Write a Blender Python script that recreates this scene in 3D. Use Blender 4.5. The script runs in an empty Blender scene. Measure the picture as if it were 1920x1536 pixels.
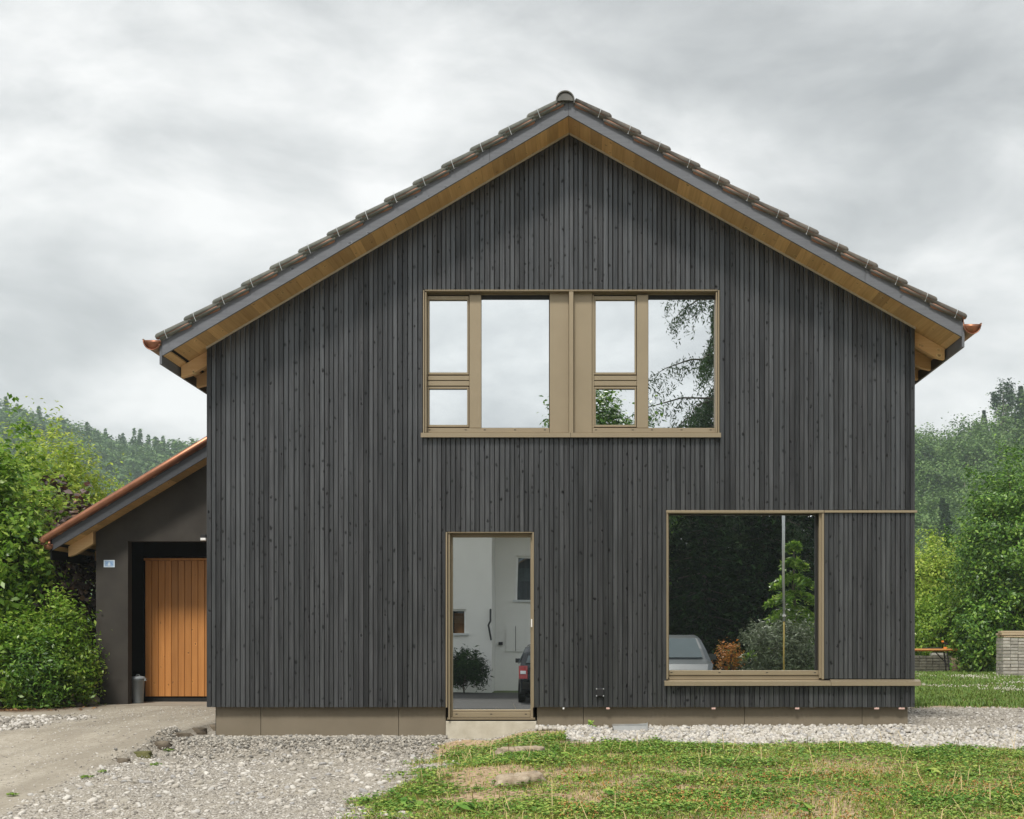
import bpy, math, random
import numpy as np
from mathutils import Vector, Matrix

R = math.radians
random.seed(7)
rng = np.random.default_rng(11)
sc = bpy.context.scene
col = sc.collection

# ------------------------------------------------------------------ camera
CAM_Z, CAM_D, FPX = 1.06, 15.0, 2445.0          # eye height, distance to the facade, focal length in px of a 1920 px wide picture
VX, VY = 1095.0, 1195.0                         # where the optical axis meets the 1920x1536 picture (shift lens)
cd = bpy.data.cameras.new('camera')
cam = bpy.data.objects.new('camera', cd); col.objects.link(cam)
cam.location = (0, -CAM_D, CAM_Z); cam.rotation_euler = (R(90), 0, 0)
cd.sensor_width = 36; cd.lens = FPX / 1920 * 36
cd.shift_x = -(VX - 960) / 1920; cd.shift_y = (VY - 768) / 1920
cd.clip_start = 0.1; cd.clip_end = 3000
sc.camera = cam

# ------------------------------------------------------------------ sky, sun, exposure
SUN_EL, SUN_AZ = R(55), R(192)                  # azimuth clockwise from +Y
world = bpy.data.worlds.new('World'); sc.world = world; world.use_nodes = True
nt = world.node_tree; nt.nodes.clear()
def N(nt, typ, **kw):
    n = nt.nodes.new(typ)
    for k, v in kw.items(): setattr(n, k, v)
    return n
def L(nt, a, b): nt.links.new(a, b)
def inp(nt, node, key, v):
    s = node.inputs[key]
    if hasattr(v, 'is_linked') or isinstance(v, bpy.types.NodeSocket): nt.links.new(v, s)
    else: s.default_value = v
def math_(nt, op, a, b=0.0, clamp=False):
    n = N(nt, 'ShaderNodeMath', operation=op); n.use_clamp = clamp
    inp(nt, n, 0, a); inp(nt, n, 1, b); return n.outputs[0]
def ramp_(nt, fac, stops, interp='LINEAR'):
    n = N(nt, 'ShaderNodeValToRGB'); cr = n.color_ramp; cr.interpolation = interp
    while len(cr.elements) < len(stops): cr.elements.new(0.5)
    for e, (p, c) in zip(cr.elements, stops):
        e.position = p; e.color = (c, c, c, 1) if isinstance(c, (int, float)) else (*c[:3], 1)
    L(nt, fac, n.inputs[0]); return n.outputs[0]
def mix_(nt, fac, a, b, mode='MIX'):
    n = N(nt, 'ShaderNodeMix', data_type='RGBA', blend_type=mode)
    inp(nt, n, 0, fac)
    for i, v in ((6, a), (7, b)):
        if isinstance(v, bpy.types.NodeSocket): L(nt, v, n.inputs[i])
        else: n.inputs[i].default_value = (v, v, v, 1) if isinstance(v, (int, float)) else (*v[:3], 1)
    return n.outputs[2]
def noise_(nt, vec, scale, detail=3, rough=.55, dist=0.0):
    n = N(nt, 'ShaderNodeTexNoise'); n.inputs['Scale'].default_value = scale
    n.inputs['Detail'].default_value = detail; n.inputs['Roughness'].default_value = rough
    n.inputs['Distortion'].default_value = dist
    if vec is not None: L(nt, vec, n.inputs['Vector'])
    return n.outputs[0]
def mapping_(nt, vec, loc=(0, 0, 0), scale=(1, 1, 1), rot=(0, 0, 0)):
    n = N(nt, 'ShaderNodeMapping'); L(nt, vec, n.inputs[0])
    n.inputs[1].default_value = loc; n.inputs[2].default_value = rot; n.inputs[3].default_value = scale
    return n.outputs[0]

sky = N(nt, 'ShaderNodeTexSky', sky_type='NISHITA'); sky.sun_disc = False
sky.sun_elevation = SUN_EL; sky.sun_rotation = SUN_AZ
tc = N(nt, 'ShaderNodeTexCoord')
sx = N(nt, 'ShaderNodeSeparateXYZ'); L(nt, tc.outputs['Generated'], sx.inputs[0])
den = math_(nt, 'ADD', math_(nt, 'MAXIMUM', sx.outputs[2], 0.0), 0.22)
cx = N(nt, 'ShaderNodeCombineXYZ')
L(nt, math_(nt, 'DIVIDE', sx.outputs[0], den), cx.inputs[0]); L(nt, math_(nt, 'DIVIDE', sx.outputs[1], den), cx.inputs[1])
pl = mapping_(nt, cx.outputs[0], loc=(11.8, 17.7, 0), scale=(1.0, .75, 1.0))
big = noise_(nt, pl, 1.0, 2, .5, .2)
pd = mapping_(nt, tc.outputs['Generated'], loc=(11.8, 17.7, 0), scale=(3.0, 3.0, 6.5), rot=(0, R(-14), 0))
fine = noise_(nt, pd, 2.0, 9, .56, .25)
dens = math_(nt, 'ADD', math_(nt, 'MULTIPLY', big, .42), math_(nt, 'MULTIPLY', fine, .58))
cloud = ramp_(nt, dens, [(.33, (.40, .416, .426)), (.45, (.565, .58, .587)), (.53, (.71, .722, .724)), (.61, (.88, .883, .878))])
c10 = N(nt, 'ShaderNodeVectorMath', operation='SCALE'); L(nt, cloud, c10.inputs[0]); c10.inputs['Scale'].default_value = 10.0
skymix = mix_(nt, .96, sky.outputs[0], c10.outputs[0])
bg = N(nt, 'ShaderNodeBackground'); L(nt, skymix, bg.inputs[0]); bg.inputs[1].default_value = 0.0505
L(nt, bg.outputs[0], N(nt, 'ShaderNodeOutputWorld').inputs[0])

sd = bpy.data.lights.new('sun', 'SUN'); sd.energy = 1.5; sd.angle = R(11); sd.color = (1, .95, .87)
sun = bpy.data.objects.new('sun', sd); col.objects.link(sun); sun.location = (-8, -20, 30)
tosun = Vector((math.sin(SUN_AZ) * math.cos(SUN_EL), math.cos(SUN_AZ) * math.cos(SUN_EL), math.sin(SUN_EL)))
sun.rotation_euler = tosun.to_track_quat('Z', 'Y').to_euler()
sc.view_settings.view_transform = 'Standard'; sc.view_settings.look = 'None'
sc.view_settings.exposure = 1.25; sc.view_settings.gamma = 1.0; sc.view_settings.use_curve_mapping = False
sc.cycles.use_denoising = True
sc.cycles.max_bounces = 8; sc.cycles.transparent_max_bounces = 12; sc.cycles.volume_bounces = 3

# ------------------------------------------------------------------ measuring helpers (picture px -> metres at a given depth)
def S(y): return FPX / (CAM_D + y)
def PX(px, y=0.0): return (px - VX) / S(y)
def PZ(py, y=0.0): return CAM_Z + (VY - py) / S(y)

# ------------------------------------------------------------------ materials
def newmat(name):
    m = bpy.data.materials.new(name); m.use_nodes = True; t = m.node_tree
    return m, t, t.nodes['Principled BSDF']
def setspec(b, v):
    if 'Specular IOR Level' in b.inputs: b.inputs['Specular IOR Level'].default_value = v
def pos_(t): return N(t, 'ShaderNodeNewGeometry').outputs['Position']
def bump_(t, b, h, strength, dist=.01):
    n = N(t, 'ShaderNodeBump'); n.inputs['Strength'].default_value = strength; n.inputs['Distance'].default_value = dist
    L(t, h, n.inputs['Height']); L(t, n.outputs[0], b.inputs['Normal']); return n
def simple(name, c1, c2=None, rough=.7, metal=0.0, spec=.4, scale=6.0, stretch=(1, 1, 1), bump=0.0, bscale=40.0, objrand=0.0, detail=5):
    m, t, b = newmat(name); p = pos_(t)
    c2 = c2 or tuple(x * 1.15 for x in c1)
    f = noise_(t, mapping_(t, p, scale=stretch), scale, detail, .6)
    c = mix_(t, ramp_(t, f, [(.3, 0.0), (.7, 1.0)]), c1, c2)
    if objrand:
        oi = N(t, 'ShaderNodeObjectInfo')
        v = math_(t, 'ADD', math_(t, 'MULTIPLY', oi.outputs['Random'], objrand * 2), 1 - objrand)
        hs = N(t, 'ShaderNodeHueSaturation'); L(t, v, hs.inputs['Value']); L(t, c, hs.inputs['Color']); c = hs.outputs[0]
    L(t, c, b.inputs['Base Color'])
    b.inputs['Roughness'].default_value = rough; b.inputs['Metallic'].default_value = metal; setspec(b, spec)
    if bump: bump_(t, b, noise_(t, mapping_(t, p, scale=stretch), bscale, 4), bump)
    return m
def wood(name, c1, c2, axis='z', rough=.65, knots=True, objrand=.12, spec=.35, knotcol=.35, knotp=.93, stain=False):
    """planed softwood: grain along one axis, knots, board-to-board variation"""
    m, t, b = newmat(name); p = pos_(t)
    oi = N(t, 'ShaderNodeObjectInfo')
    off = N(t, 'ShaderNodeCombineXYZ')
    r100 = math_(t, 'MULTIPLY', oi.outputs['Random'], 97.0)
    for i in range(3): L(t, r100, off.inputs[i])
    va = N(t, 'ShaderNodeVectorMath', operation='ADD'); L(t, p, va.inputs[0]); L(t, off.outputs[0], va.inputs[1])
    s = {'x': (1.2, 45, 45), 'y': (45, 1.2, 45), 'z': (45, 45, 1.2)}[axis]
    g = noise_(t, mapping_(t, va.outputs[0], scale=s), 1.0, 4, .6, .6)
    s2 = {'x': (2, 9, 9), 'y': (9, 2, 9), 'z': (9, 9, 2)}[axis]
    g2 = noise_(t, mapping_(t, va.outputs[0], scale=s2), 1.0, 3, .5)
    f = math_(t, 'ADD', math_(t, 'MULTIPLY', g, .65), math_(t, 'MULTIPLY', g2, .35))
    c = mix_(t, ramp_(t, f, [(.34, 0.0), (.66, 1.0)]), c1, c2)
    h = g
    if knots:
        s3 = {'x': (9, 15, 15), 'y': (15, 9, 15), 'z': (15, 15, 9)}[axis]
        wob = N(t, 'ShaderNodeVectorMath', operation='ADD')
        nz = N(t, 'ShaderNodeTexNoise'); nz.inputs['Scale'].default_value = 16; L(t, va.outputs[0], nz.inputs['Vector'])
        ws = N(t, 'ShaderNodeVectorMath', operation='SCALE'); L(t, nz.outputs[1], ws.inputs[0]); ws.inputs['Scale'].default_value = .055
        L(t, va.outputs[0], wob.inputs[0]); L(t, ws.outputs[0], wob.inputs[1])
        vo = N(t, 'ShaderNodeTexVoronoi', voronoi_dimensions='2D'); vo.inputs['Scale'].default_value = 1.0
        sw = N(t, 'ShaderNodeSeparateXYZ'); L(t, wob.outputs[0], sw.inputs[0]); cw_ = N(t, 'ShaderNodeCombineXYZ')
        u_, v_ = {'x': (2, 0), 'y': (0, 1), 'z': (0, 2)}[axis]
        L(t, math_(t, 'MULTIPLY', sw.outputs[u_], 17.5), cw_.inputs[0]); L(t, math_(t, 'MULTIPLY', sw.outputs[v_], 13.0), cw_.inputs[1])
        L(t, cw_.outputs[0], vo.inputs['Vector'])
        sep = N(t, 'ShaderNodeSeparateColor'); L(t, vo.outputs['Color'], sep.inputs[0])
        sel = math_(t, 'MULTIPLY', math_(t, 'GREATER_THAN', sep.outputs[0], knotp), math_(t, 'ADD', math_(t, 'MULTIPLY', sep.outputs[2], .65), .35))
        core = ramp_(t, vo.outputs['Distance'], [(.10, 1.0), (.30, 0.0)])
        k = math_(t, 'MULTIPLY', core, sel)
        soft = math_(t, 'MULTIPLY', ramp_(t, vo.outputs['Distance'], [(.10, 1.0), (.42, 0.0)]), sel)
        c = mix_(t, math_(t, 'MULTIPLY', k, .9), c, tuple(x * knotcol for x in c1))
        rim = math_(t, 'MULTIPLY', ramp_(t, vo.outputs['Distance'], [(.24, 0.0), (.31, 1.0), (.38, 0.0)]), sel)
        rim = math_(t, 'MULTIPLY', rim, math_(t, 'MULTIPLY', sep.outputs[1], .8))
        c = mix_(t, rim, c, tuple(min(1, x * 2.0) for x in c2))
        h = math_(t, 'SUBTRACT', g, math_(t, 'MULTIPLY', k, .8))
    hs = N(t, 'ShaderNodeHueSaturation'); L(t, c, hs.inputs['Color'])
    L(t, math_(t, 'ADD', math_(t, 'MULTIPLY', oi.outputs['Random'], 2 * objrand), 1 - objrand), hs.inputs['Value'])
    L(t, hs.outputs[0], b.inputs['Base Color'])
    b.inputs['Roughness'].default_value = rough; setspec(b, spec)
    if stain:                                   # the stain dulls over knots and wears unevenly from board to board
        kk = math_(t, 'SUBTRACT', 1.0, math_(t, 'MULTIPLY', soft, .85))
        r2 = math_(t, 'FRACT', math_(t, 'MULTIPLY', oi.outputs['Random'], 7.31))
        sv = math_(t, 'MULTIPLY', math_(t, 'ADD', math_(t, 'MULTIPLY', r2, .75), .45), math_(t, 'ADD', math_(t, 'MULTIPLY', f, 1.1), .45))
        L(t, math_(t, 'MULTIPLY', math_(t, 'MULTIPLY', kk, sv), spec), b.inputs['Specular IOR Level'])
        b.inputs['Specular Tint'].default_value = (.90, .96, 1.0, 1)
    bump_(t, b, h, .25, .004)
    return m
def leafmat(name, cols, trans=.3, rough=.5, spec=.3, nscale=1.2):
    """leaves: colour varies leaf by leaf and branch by branch"""
    m, t, b = newmat(name)
    geo = N(t, 'ShaderNodeNewGeometry')
    n = noise_(t, geo.outputs['Position'], nscale, 2)
    f = math_(t, 'ADD', math_(t, 'MULTIPLY', geo.outputs['Random Per Island'], .6), math_(t, 'MULTIPLY', n, .45), True)
    k = len(cols)
    c = ramp_(t, f, [((i + .5) / k, cc) for i, cc in enumerate(cols)])
    L(t, c, b.inputs['Base Color']); b.inputs['Roughness'].default_value = rough; setspec(b, spec)
    tr = N(t, 'ShaderNodeBsdfTranslucent'); L(t, c, tr.inputs[0])
    mx = N(t, 'ShaderNodeMixShader'); mx.inputs[0].default_value = trans
    L(t, b.outputs[0], mx.inputs[1]); L(t, tr.outputs[0], mx.inputs[2])
    L(t, mx.outputs[0], t.nodes['Material Output'].inputs[0])
    return m
def islandmat(name, cols, rough=.85, spec=.25, trans=0.0, bump=.3, bscale=60):
    m, t, b = newmat(name)
    geo = N(t, 'ShaderNodeNewGeometry')
    c = ramp_(t, geo.outputs['Random Per Island'], [((i + .5) / len(cols), cc) for i, cc in enumerate(cols)])
    f = noise_(t, geo.outputs['Position'], bscale, 3)
    c = mix_(t, math_(t, 'MULTIPLY', f, .35), c, .10)
    L(t, c, b.inputs['Base Color']); b.inputs['Roughness'].default_value = rough; setspec(b, spec)
    if bump: bump_(t, b, f, bump)
    return m

M = {}
M['clad'] = wood('stained_larch', (.0185, .0188, .0202), (.049, .0495, .0525), 'z', rough=.36, objrand=.36, spec=.95, knotcol=.12, knotp=.86, stain=True)
M['barge'] = wood('grey_painted_spruce', (.120, .128, .145), (.158, .167, .187), 'x', rough=.6, objrand=.05, spec=.35, knotcol=.45, knotp=.95)
M['soffit'] = wood('soffit_spruce', (.47, .285, .12), (.62, .405, .19), 'y', rough=.6, objrand=.2, knotcol=.45, knotp=.93)
M['rafter'] = wood('rafter_spruce', (.66, .41, .19), (.76, .52, .28), 'x', rough=.6, objrand=.05, knotcol=.4, knotp=.95)
M['larchdoor'] = wood('larch_boards', (.42, .17, .045), (.56, .25, .075), 'z', rough=.5, objrand=.18, knotcol=.4, knotp=.97)
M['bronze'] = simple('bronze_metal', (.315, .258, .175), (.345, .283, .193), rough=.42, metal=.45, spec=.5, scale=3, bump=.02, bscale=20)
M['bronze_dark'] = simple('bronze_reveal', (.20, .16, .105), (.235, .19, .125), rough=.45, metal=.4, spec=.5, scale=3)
M['gasket'] = simple('black_gasket', (.012, .012, .012), rough=.6)
M['sheathing'] = simple('black_sheathing', (.010, .010, .011), rough=.9)
M['plinth'] = simple('plinth_render', (.185, .155, .112), (.225, .19, .14), rough=.9, spec=.2, scale=2.2, bump=.25, bscale=220)
M['concrete'] = simple('pale_concrete', (.40, .36, .28), (.56, .52, .43), rough=.9, spec=.2, scale=5, bump=.3, bscale=120)
M['inner'] = simple('interior_plaster', (.12, .11, .09), rough=.9)
M['innerfloor'] = simple('interior_floor', (.16, .11, .07), rough=.5)
M['render'] = simple('anthracite_render', (.046, .042, .038), (.068, .062, .055), rough=.95, spec=.2, scale=2.2, bump=.3, bscale=260)
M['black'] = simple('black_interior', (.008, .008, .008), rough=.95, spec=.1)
M['copper'] = simple('copper', (.40, .185, .11), (.27, .125, .08), rough=.42, metal=.8, scale=5, spec=.5)
M['copper_old'] = simple('weathered_copper', (.20, .15, .11), (.34, .22, .15), rough=.45, metal=.6, scale=8)
M['tile_top'] = simple('weathered_tile', (.080, .090, .080), (.145, .145, .122), rough=.65, scale=14, bump=.2, bscale=120, objrand=.12)
M['tile_brown'] = simple('weathered_brown_tile', (.085, .082, .075), (.16, .135, .11), rough=.65, scale=14, bump=.2, bscale=120, objrand=.12)
M['tile_raw'] = simple('raw_clay', (.40, .19, .115), (.27, .145, .10), rough=.75, scale=12, objrand=.1)
M['steel'] = simple('galvanised_steel', (.50, .52, .53), (.60, .62, .63), rough=.45, metal=.5, scale=14)
M['darksteel'] = simple('dark_metal', (.03, .03, .032), rough=.5, metal=.4)
M['white'] = simple('white_plastic', (.75, .75, .74), rough=.5)
M['pink'] = simple('pink_spacer', (.62, .40, .34), (.70, .50, .44), rough=.8)
M['stalk'] = simple('dry_stalk', (.42, .31, .14), (.52, .42, .22), rough=.8)
M['ridge'] = simple('ridge_clay', (.095, .098, .092), (.15, .145, .13), rough=.6, scale=14)
M['trimwood'] = simple('trim_strip', (.42, .37, .29), (.52, .47, .38), rough=.7, scale=8)
M['bark'] = simple('bark', (.075, .06, .045), (.13, .11, .09), rough=.95, scale=20, stretch=(1, 1, .3), bump=.5, bscale=40)

M['barge_dark'] = wood('dark_grey_spruce', (.045, .048, .055), (.06, .064, .072), 'x', rough=.6, objrand=.05, knotp=.97)
M['drive_slab'] = simple('dusty_slab', (.26, .23, .185), (.36, .32, .26), rough=.95, scale=5, bump=.3, bscale=60)
M['plate_white'] = simple('enamel_white', (.62, .72, .82), rough=.35)
M['plate_blue'] = simple('enamel_blue', (.30, .46, .70), (.38, .54, .76), rough=.35, scale=60)
M['plate_mid'] = simple('enamel_mid_blue', (.17, .33, .62), rough=.35)
M['bingrey'] = simple('grey_plastic', (.20, .225, .24), (.24, .265, .28), rough=.5)
M['paver_shaded'] = simple('shaded_paver', (.07, .068, .052), (.15, .145, .115), rough=.95, scale=9, bump=.3, bscale=60, objrand=.2)  # paver tone darkened to stand for the shade around the table
M['shaded_edge_stone'] = simple('shaded_edge_stone', (.05, .04, .03), (.20, .165, .12), rough=.95, scale=9, bump=.6, bscale=40)  # stone tone darkened for the shadowed gaps under the slabs
M['moss'] = simple('mossy_stone', (.07, .08, .02), (.15, .14, .06), rough=.95, scale=14, bump=.6, bscale=40)
M['orangewood'] = simple('orange_varnish', (.58, .27, .08), (.68, .35, .12), rough=.4, scale=4)
M['orangeplastic'] = simple('orange_plastic', (.75, .25, .05), rough=.4)
M['paver'] = simple('grey_paver', (.27, .26, .225), (.40, .39, .35), rough=.95, scale=9, bump=.3, bscale=60, objrand=.16)
M['oldboard'] = simple('weathered_board', (.36, .28, .18), (.48, .39, .27), rough=.8, scale=6, stretch=(.3, 4, 4))
M['hillsoil'] = simple('woodland_floor', (.045, .085, .028), (.07, .12, .04), rough=1, scale=.05)
M['meadow'] = simple('meadow', (.075, .115, .03), (.13, .165, .055), rough=.95, scale=.8, bump=.5, bscale=30)
M['palebark'] = simple('pale_bark', (.20, .18, .15), (.30, .27, .23), rough=.95, scale=2)
M['asphalt'] = simple('asphalt', (.045, .044, .042), (.06, .058, .055), rough=.9, scale=2, bump=.3, bscale=90)
M['whitewall'] = simple('white_render', (.70, .69, .66), (.76, .75, .72), rough=.9, scale=1.2)
M['blindgreen'] = simple('grey_green_blind', (.20, .26, .24), rough=.8)
M['darkpaint'] = simple('dark_car_paint', (.012, .016, .02), rough=.18, spec=.6)
M['silverpaint'] = simple('silver_car_paint', (.045, .055, .06), (.055, .065, .07), rough=.3, metal=.2, spec=.6)
M['carscreen'] = simple('car_screen', (.06, .085, .09), rough=.03, spec=1.0)
M['headlamp'] = simple('headlamp', (.65, .68, .70), rough=.12, spec=.8)
M['taillamp'] = simple('tail_lamp', (.35, .012, .012), rough=.15, spec=.7)
M['tyre'] = simple('tyre', (.015, .015, .015), rough=.9)
M['yellowpost'] = simple('yellow_post', (.45, .33, .08), rough=.5)
M['stone_grey'] = islandmat('grey_stone', [(.22, .20, .175), (.36, .335, .295), (.46, .425, .37), (.55, .52, .475), (.68, .65, .60)])
M['stone_white'] = islandmat('white_pebble', [(.42, .39, .33), (.54, .50, .44), (.62, .585, .53), (.70, .67, .61), (.40, .39, .38)])
M['stone_pale'] = islandmat('pale_pebble', [(.24, .23, .21), (.36, .335, .29), (.47, .435, .375), (.56, .525, .46)])
M['clod'] = simple('dry_soil', (.26, .20, .14), (.52, .44, .33), rough=1, scale=12, bump=.8, bscale=40)
M['grass'] = leafmat('grass_blade', [(.07, .15, .016), (.16, .28, .032), (.32, .41, .06), (.60, .54, .18)], trans=.25, nscale=.9)
M['grass2'] = leafmat('back_grass', [(.06, .13, .02), (.11, .21, .035), (.16, .26, .05), (.22, .29, .07)], trans=.25, nscale=.5)
M['strawgrass'] = leafmat('straw_blade', [(.34, .27, .08), (.50, .39, .15), (.62, .50, .24)], trans=.2)
M['clover'] = leafmat('clover_leaf', [(.045, .13, .02), (.11, .25, .038), (.25, .40, .07), (.48, .52, .13)], trans=.25)
M['cloverhead'] = islandmat('clover_head', [(.30, .13, .035), (.42, .21, .05), (.52, .32, .09)], bump=0)
M['cloverwhite'] = islandmat('clover_flower', [(.42, .45, .30), (.60, .60, .48), (.70, .69, .60)], bump=0)
M['litter'] = leafmat('litter', [(.10, .05, .025), (.20, .10, .045), (.30, .18, .09)], trans=.1)
M['lf_hillmix'] = leafmat('far_wood_leaf', [(.035, .085, .028), (.075, .15, .044), (.13, .225, .066), (.20, .30, .10)], nscale=.05)

# glass: coated double glazing, mirrors what stands across the yard and lets a little of the room through
def glassmat(name, refl, tint, wob=.012):
    m, t, b = newmat(name); t.nodes.remove(b)
    gl = N(t, 'ShaderNodeBsdfGlossy'); gl.inputs['Roughness'].default_value = 0.0; gl.inputs['Color'].default_value = (*tint, 1)
    tr = N(t, 'ShaderNodeBsdfTransparent'); tr.inputs[0].default_value = (.62, .66, .64, 1)
    n = noise_(t, pos_(t), 1.7, 1)
    bu = N(t, 'ShaderNodeBump'); bu.inputs['Strength'].default_value = 1.0; bu.inputs['Distance'].default_value = wob * .1
    L(t, n, bu.inputs['Height']); L(t, bu.outputs[0], gl.inputs['Normal'])
    mx = N(t, 'ShaderNodeMixShader'); mx.inputs[0].default_value = refl
    L(t, tr.outputs[0], mx.inputs[1]); L(t, gl.outputs[0], mx.inputs[2])
    L(t, mx.outputs[0], t.nodes['Material Output'].inputs[0]); return m
M['glass'] = glassmat('coated_glass', .92, (.96, .99, 1.0), .0022)
M['carglass'] = glassmat('car_glass', .35, (.8, .9, .95), 0.0)

# ------------------------------------------------------------------ mesh helpers
class MB:
    def __init__(s): s.v = []; s.f = []; s.mi = []
    def add(s, vs, fs, mi=0):
        k = len(s.v); s.v += [tuple(v) for v in vs]
        for f in fs: s.f.append([i + k for i in f]); s.mi.append(mi)
        return s
    def box(s, x0, x1, y0, y1, z0, z1, mi=0):
        x0, x1 = sorted((x0, x1)); y0, y1 = sorted((y0, y1)); z0, z1 = sorted((z0, z1))
        return s.add([(x0, y0, z0), (x1, y0, z0), (x1, y1, z0), (x0, y1, z0), (x0, y0, z1), (x1, y0, z1), (x1, y1, z1), (x0, y1, z1)],
                     [(0, 3, 2, 1), (4, 5, 6, 7), (0, 1, 5, 4), (1, 2, 6, 5), (2, 3, 7, 6), (3, 0, 4, 7)], mi)
    def bbox(s, x0, x1, y0, y1, z0, z1, c=.003, mi=0):
        """box whose four front edges (towards -y) are chamfered"""
        x0, x1 = sorted((x0, x1)); y0, y1 = sorted((y0, y1)); z0, z1 = sorted((z0, z1))
        c = min(c, (x1 - x0) * .3, (z1 - z0) * .3, (y1 - y0) * .5)
        o = [(x0, z0), (x1, z0), (x1, z1), (x0, z1)]; i = [(x0 + c, z0 + c), (x1 - c, z0 + c), (x1 - c, z1 - c), (x0 + c, z1 - c)]
        vs = [(a, y1, b) for a, b in o] + [(a, y0 + c, b) for a, b in o] + [(a, y0, b) for a, b in i]
        fs = [(0, 3, 2, 1), (8, 9, 10, 11)]
        for k in range(4):
            n = (k + 1) % 4; fs += [(k, n, 4 + n, 4 + k), (4 + k, 4 + n, 8 + n, 8 + k)]
        return s.add(vs, fs, mi)
    def prism(s, poly, y0, y1, mi=0):
        """polygon in x,z (counter-clockwise seen from -y) pulled from y0 back to y1"""
        n = len(poly); a = sum(poly[i][0] * poly[(i + 1) % n][1] - poly[(i + 1) % n][0] * poly[i][1] for i in range(n))
        if a < 0: poly = poly[::-1]
        vs = [(x, y0, z) for x, z in poly] + [(x, y1, z) for x, z in poly]
        fs = [tuple(range(n)), tuple(range(2 * n - 1, n - 1, -1))]
        for k in range(n):
            m = (k + 1) % n; fs.append((m, k, n + k, n + m))
        return s.add(vs, fs, mi)
    def tube(s, pts, rs, n=8, cap=True, mi=0):
        rings = []; pts = [Vector(p) for p in pts]
        if isinstance(rs, (int, float)): rs = [rs] * len(pts)
        base = len(s.v)
        for i, p in enumerate(pts):
            d = (pts[min(i + 1, len(pts) - 1)] - pts[max(i - 1, 0)]).normalized()
            u = d.cross(Vector((0, 0, 1)) if abs(d.z) < .95 else Vector((1, 0, 0))).normalized(); w = d.cross(u)
            for k in range(n):
                a = 2 * math.pi * k / n
                s.v.append(tuple(p + (u * math.cos(a) + w * math.sin(a)) * rs[i]))
        for i in range(len(pts) - 1):
            for k in range(n):
                a = base + i * n + k; b_ = base + i * n + (k + 1) % n
                s.f.append([a, b_, b_ + n, a + n]); s.mi.append(mi)
        if cap:
            s.f.append([base + k for k in range(n - 1, -1, -1)]); s.mi.append(mi)
            e = base + (len(pts) - 1) * n
            s.f.append([e + k for k in range(n)]); s.mi.append(mi)
        return s
    def lathe(s, prof, n=20, cx=0, cy=0, mi=0):
        base = len(s.v)
        for r, z in prof:
            for k in range(n):
                a = 2 * math.pi * k / n; s.v.append((cx + r * math.cos(a), cy + r * math.sin(a), z))
        for i in range(len(prof) - 1):
            for k in range(n):
                a = base + i * n + k; b_ = base + i * n + (k + 1) % n
                s.f.append([a, b_, b_ + n, a + n]); s.mi.append(mi)
        return s
    def mesh(s, name, mats, smooth=False):
        me = bpy.data.meshes.new(name); me.from_pydata(s.v, [], s.f)
        for m in (mats if isinstance(mats, (list, tuple)) else [mats]): me.materials.append(M[m] if isinstance(m, str) else m)
        if any(s.mi): me.polygons.foreach_set('material_index', s.mi)
        if smooth: me.polygons.foreach_set('use_smooth', [True] * len(s.f))
        me.update(); return me
    def build(s, name, mats, parent=None, smooth=False):
        return link(bpy.data.objects.new(name, s.mesh(name, mats, smooth)), parent)
def link(o, parent=None):
    col.objects.link(o)
    if parent is not None: o.parent = parent; o.matrix_parent_inverse = Matrix.Identity(4)
    return o
def tag(o, label=None, cat=None, group=None, kind=None):
    if label: o['label'] = label
    if cat: o['category'] = cat
    if group: o['group'] = group
    if kind: o['kind'] = kind
    return o
def thing(name, label, cat, group=None, loc=(0, 0, 0), rz=0.0):
    o = bpy.data.objects.new(name, None); o.empty_display_size = .2; o.location = loc; o.rotation_euler.z = rz
    col.objects.link(o); return tag(o, label, cat, group)
def part_empty(name, parent):
    o = bpy.data.objects.new(name, None); o.empty_display_size = .1; return link(o, parent)
def copy_tree(o, parent=None):
    c = o.copy(); col.objects.link(c); c.parent = parent
    for ch in list(o.children): copy_tree(ch, c)
    return c
def npmesh(name, V, F, mat, parent=None, smooth=False, F3=None):
    """V (n,3) array, F (m,k) array of equal-sided faces; F3 optional extra triangles"""
    me = bpy.data.meshes.new(name)
    V = np.asarray(V, np.float32); F = np.asarray(F, np.int32)
    lens = [F.shape[1]] * len(F); idx = F.ravel()
    if F3 is not None: lens = lens + [3] * len(F3); idx = np.concatenate([idx, np.asarray(F3, np.int32).ravel()])
    me.vertices.add(len(V)); me.vertices.foreach_set('co', V.ravel())
    me.loops.add(len(idx)); me.loops.foreach_set('vertex_index', idx)
    me.polygons.add(len(lens))
    starts = np.concatenate([[0], np.cumsum(lens)[:-1]]).astype(np.int32)
    me.polygons.foreach_set('loop_start', starts)
    if smooth: me.polygons.foreach_set('use_smooth', np.ones(len(lens), bool))
    me.materials.append(M[mat] if isinstance(mat, str) else mat)
    me.update(calc_edges=True); me.validate()
    return link(bpy.data.objects.new(name, me), parent)

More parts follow.
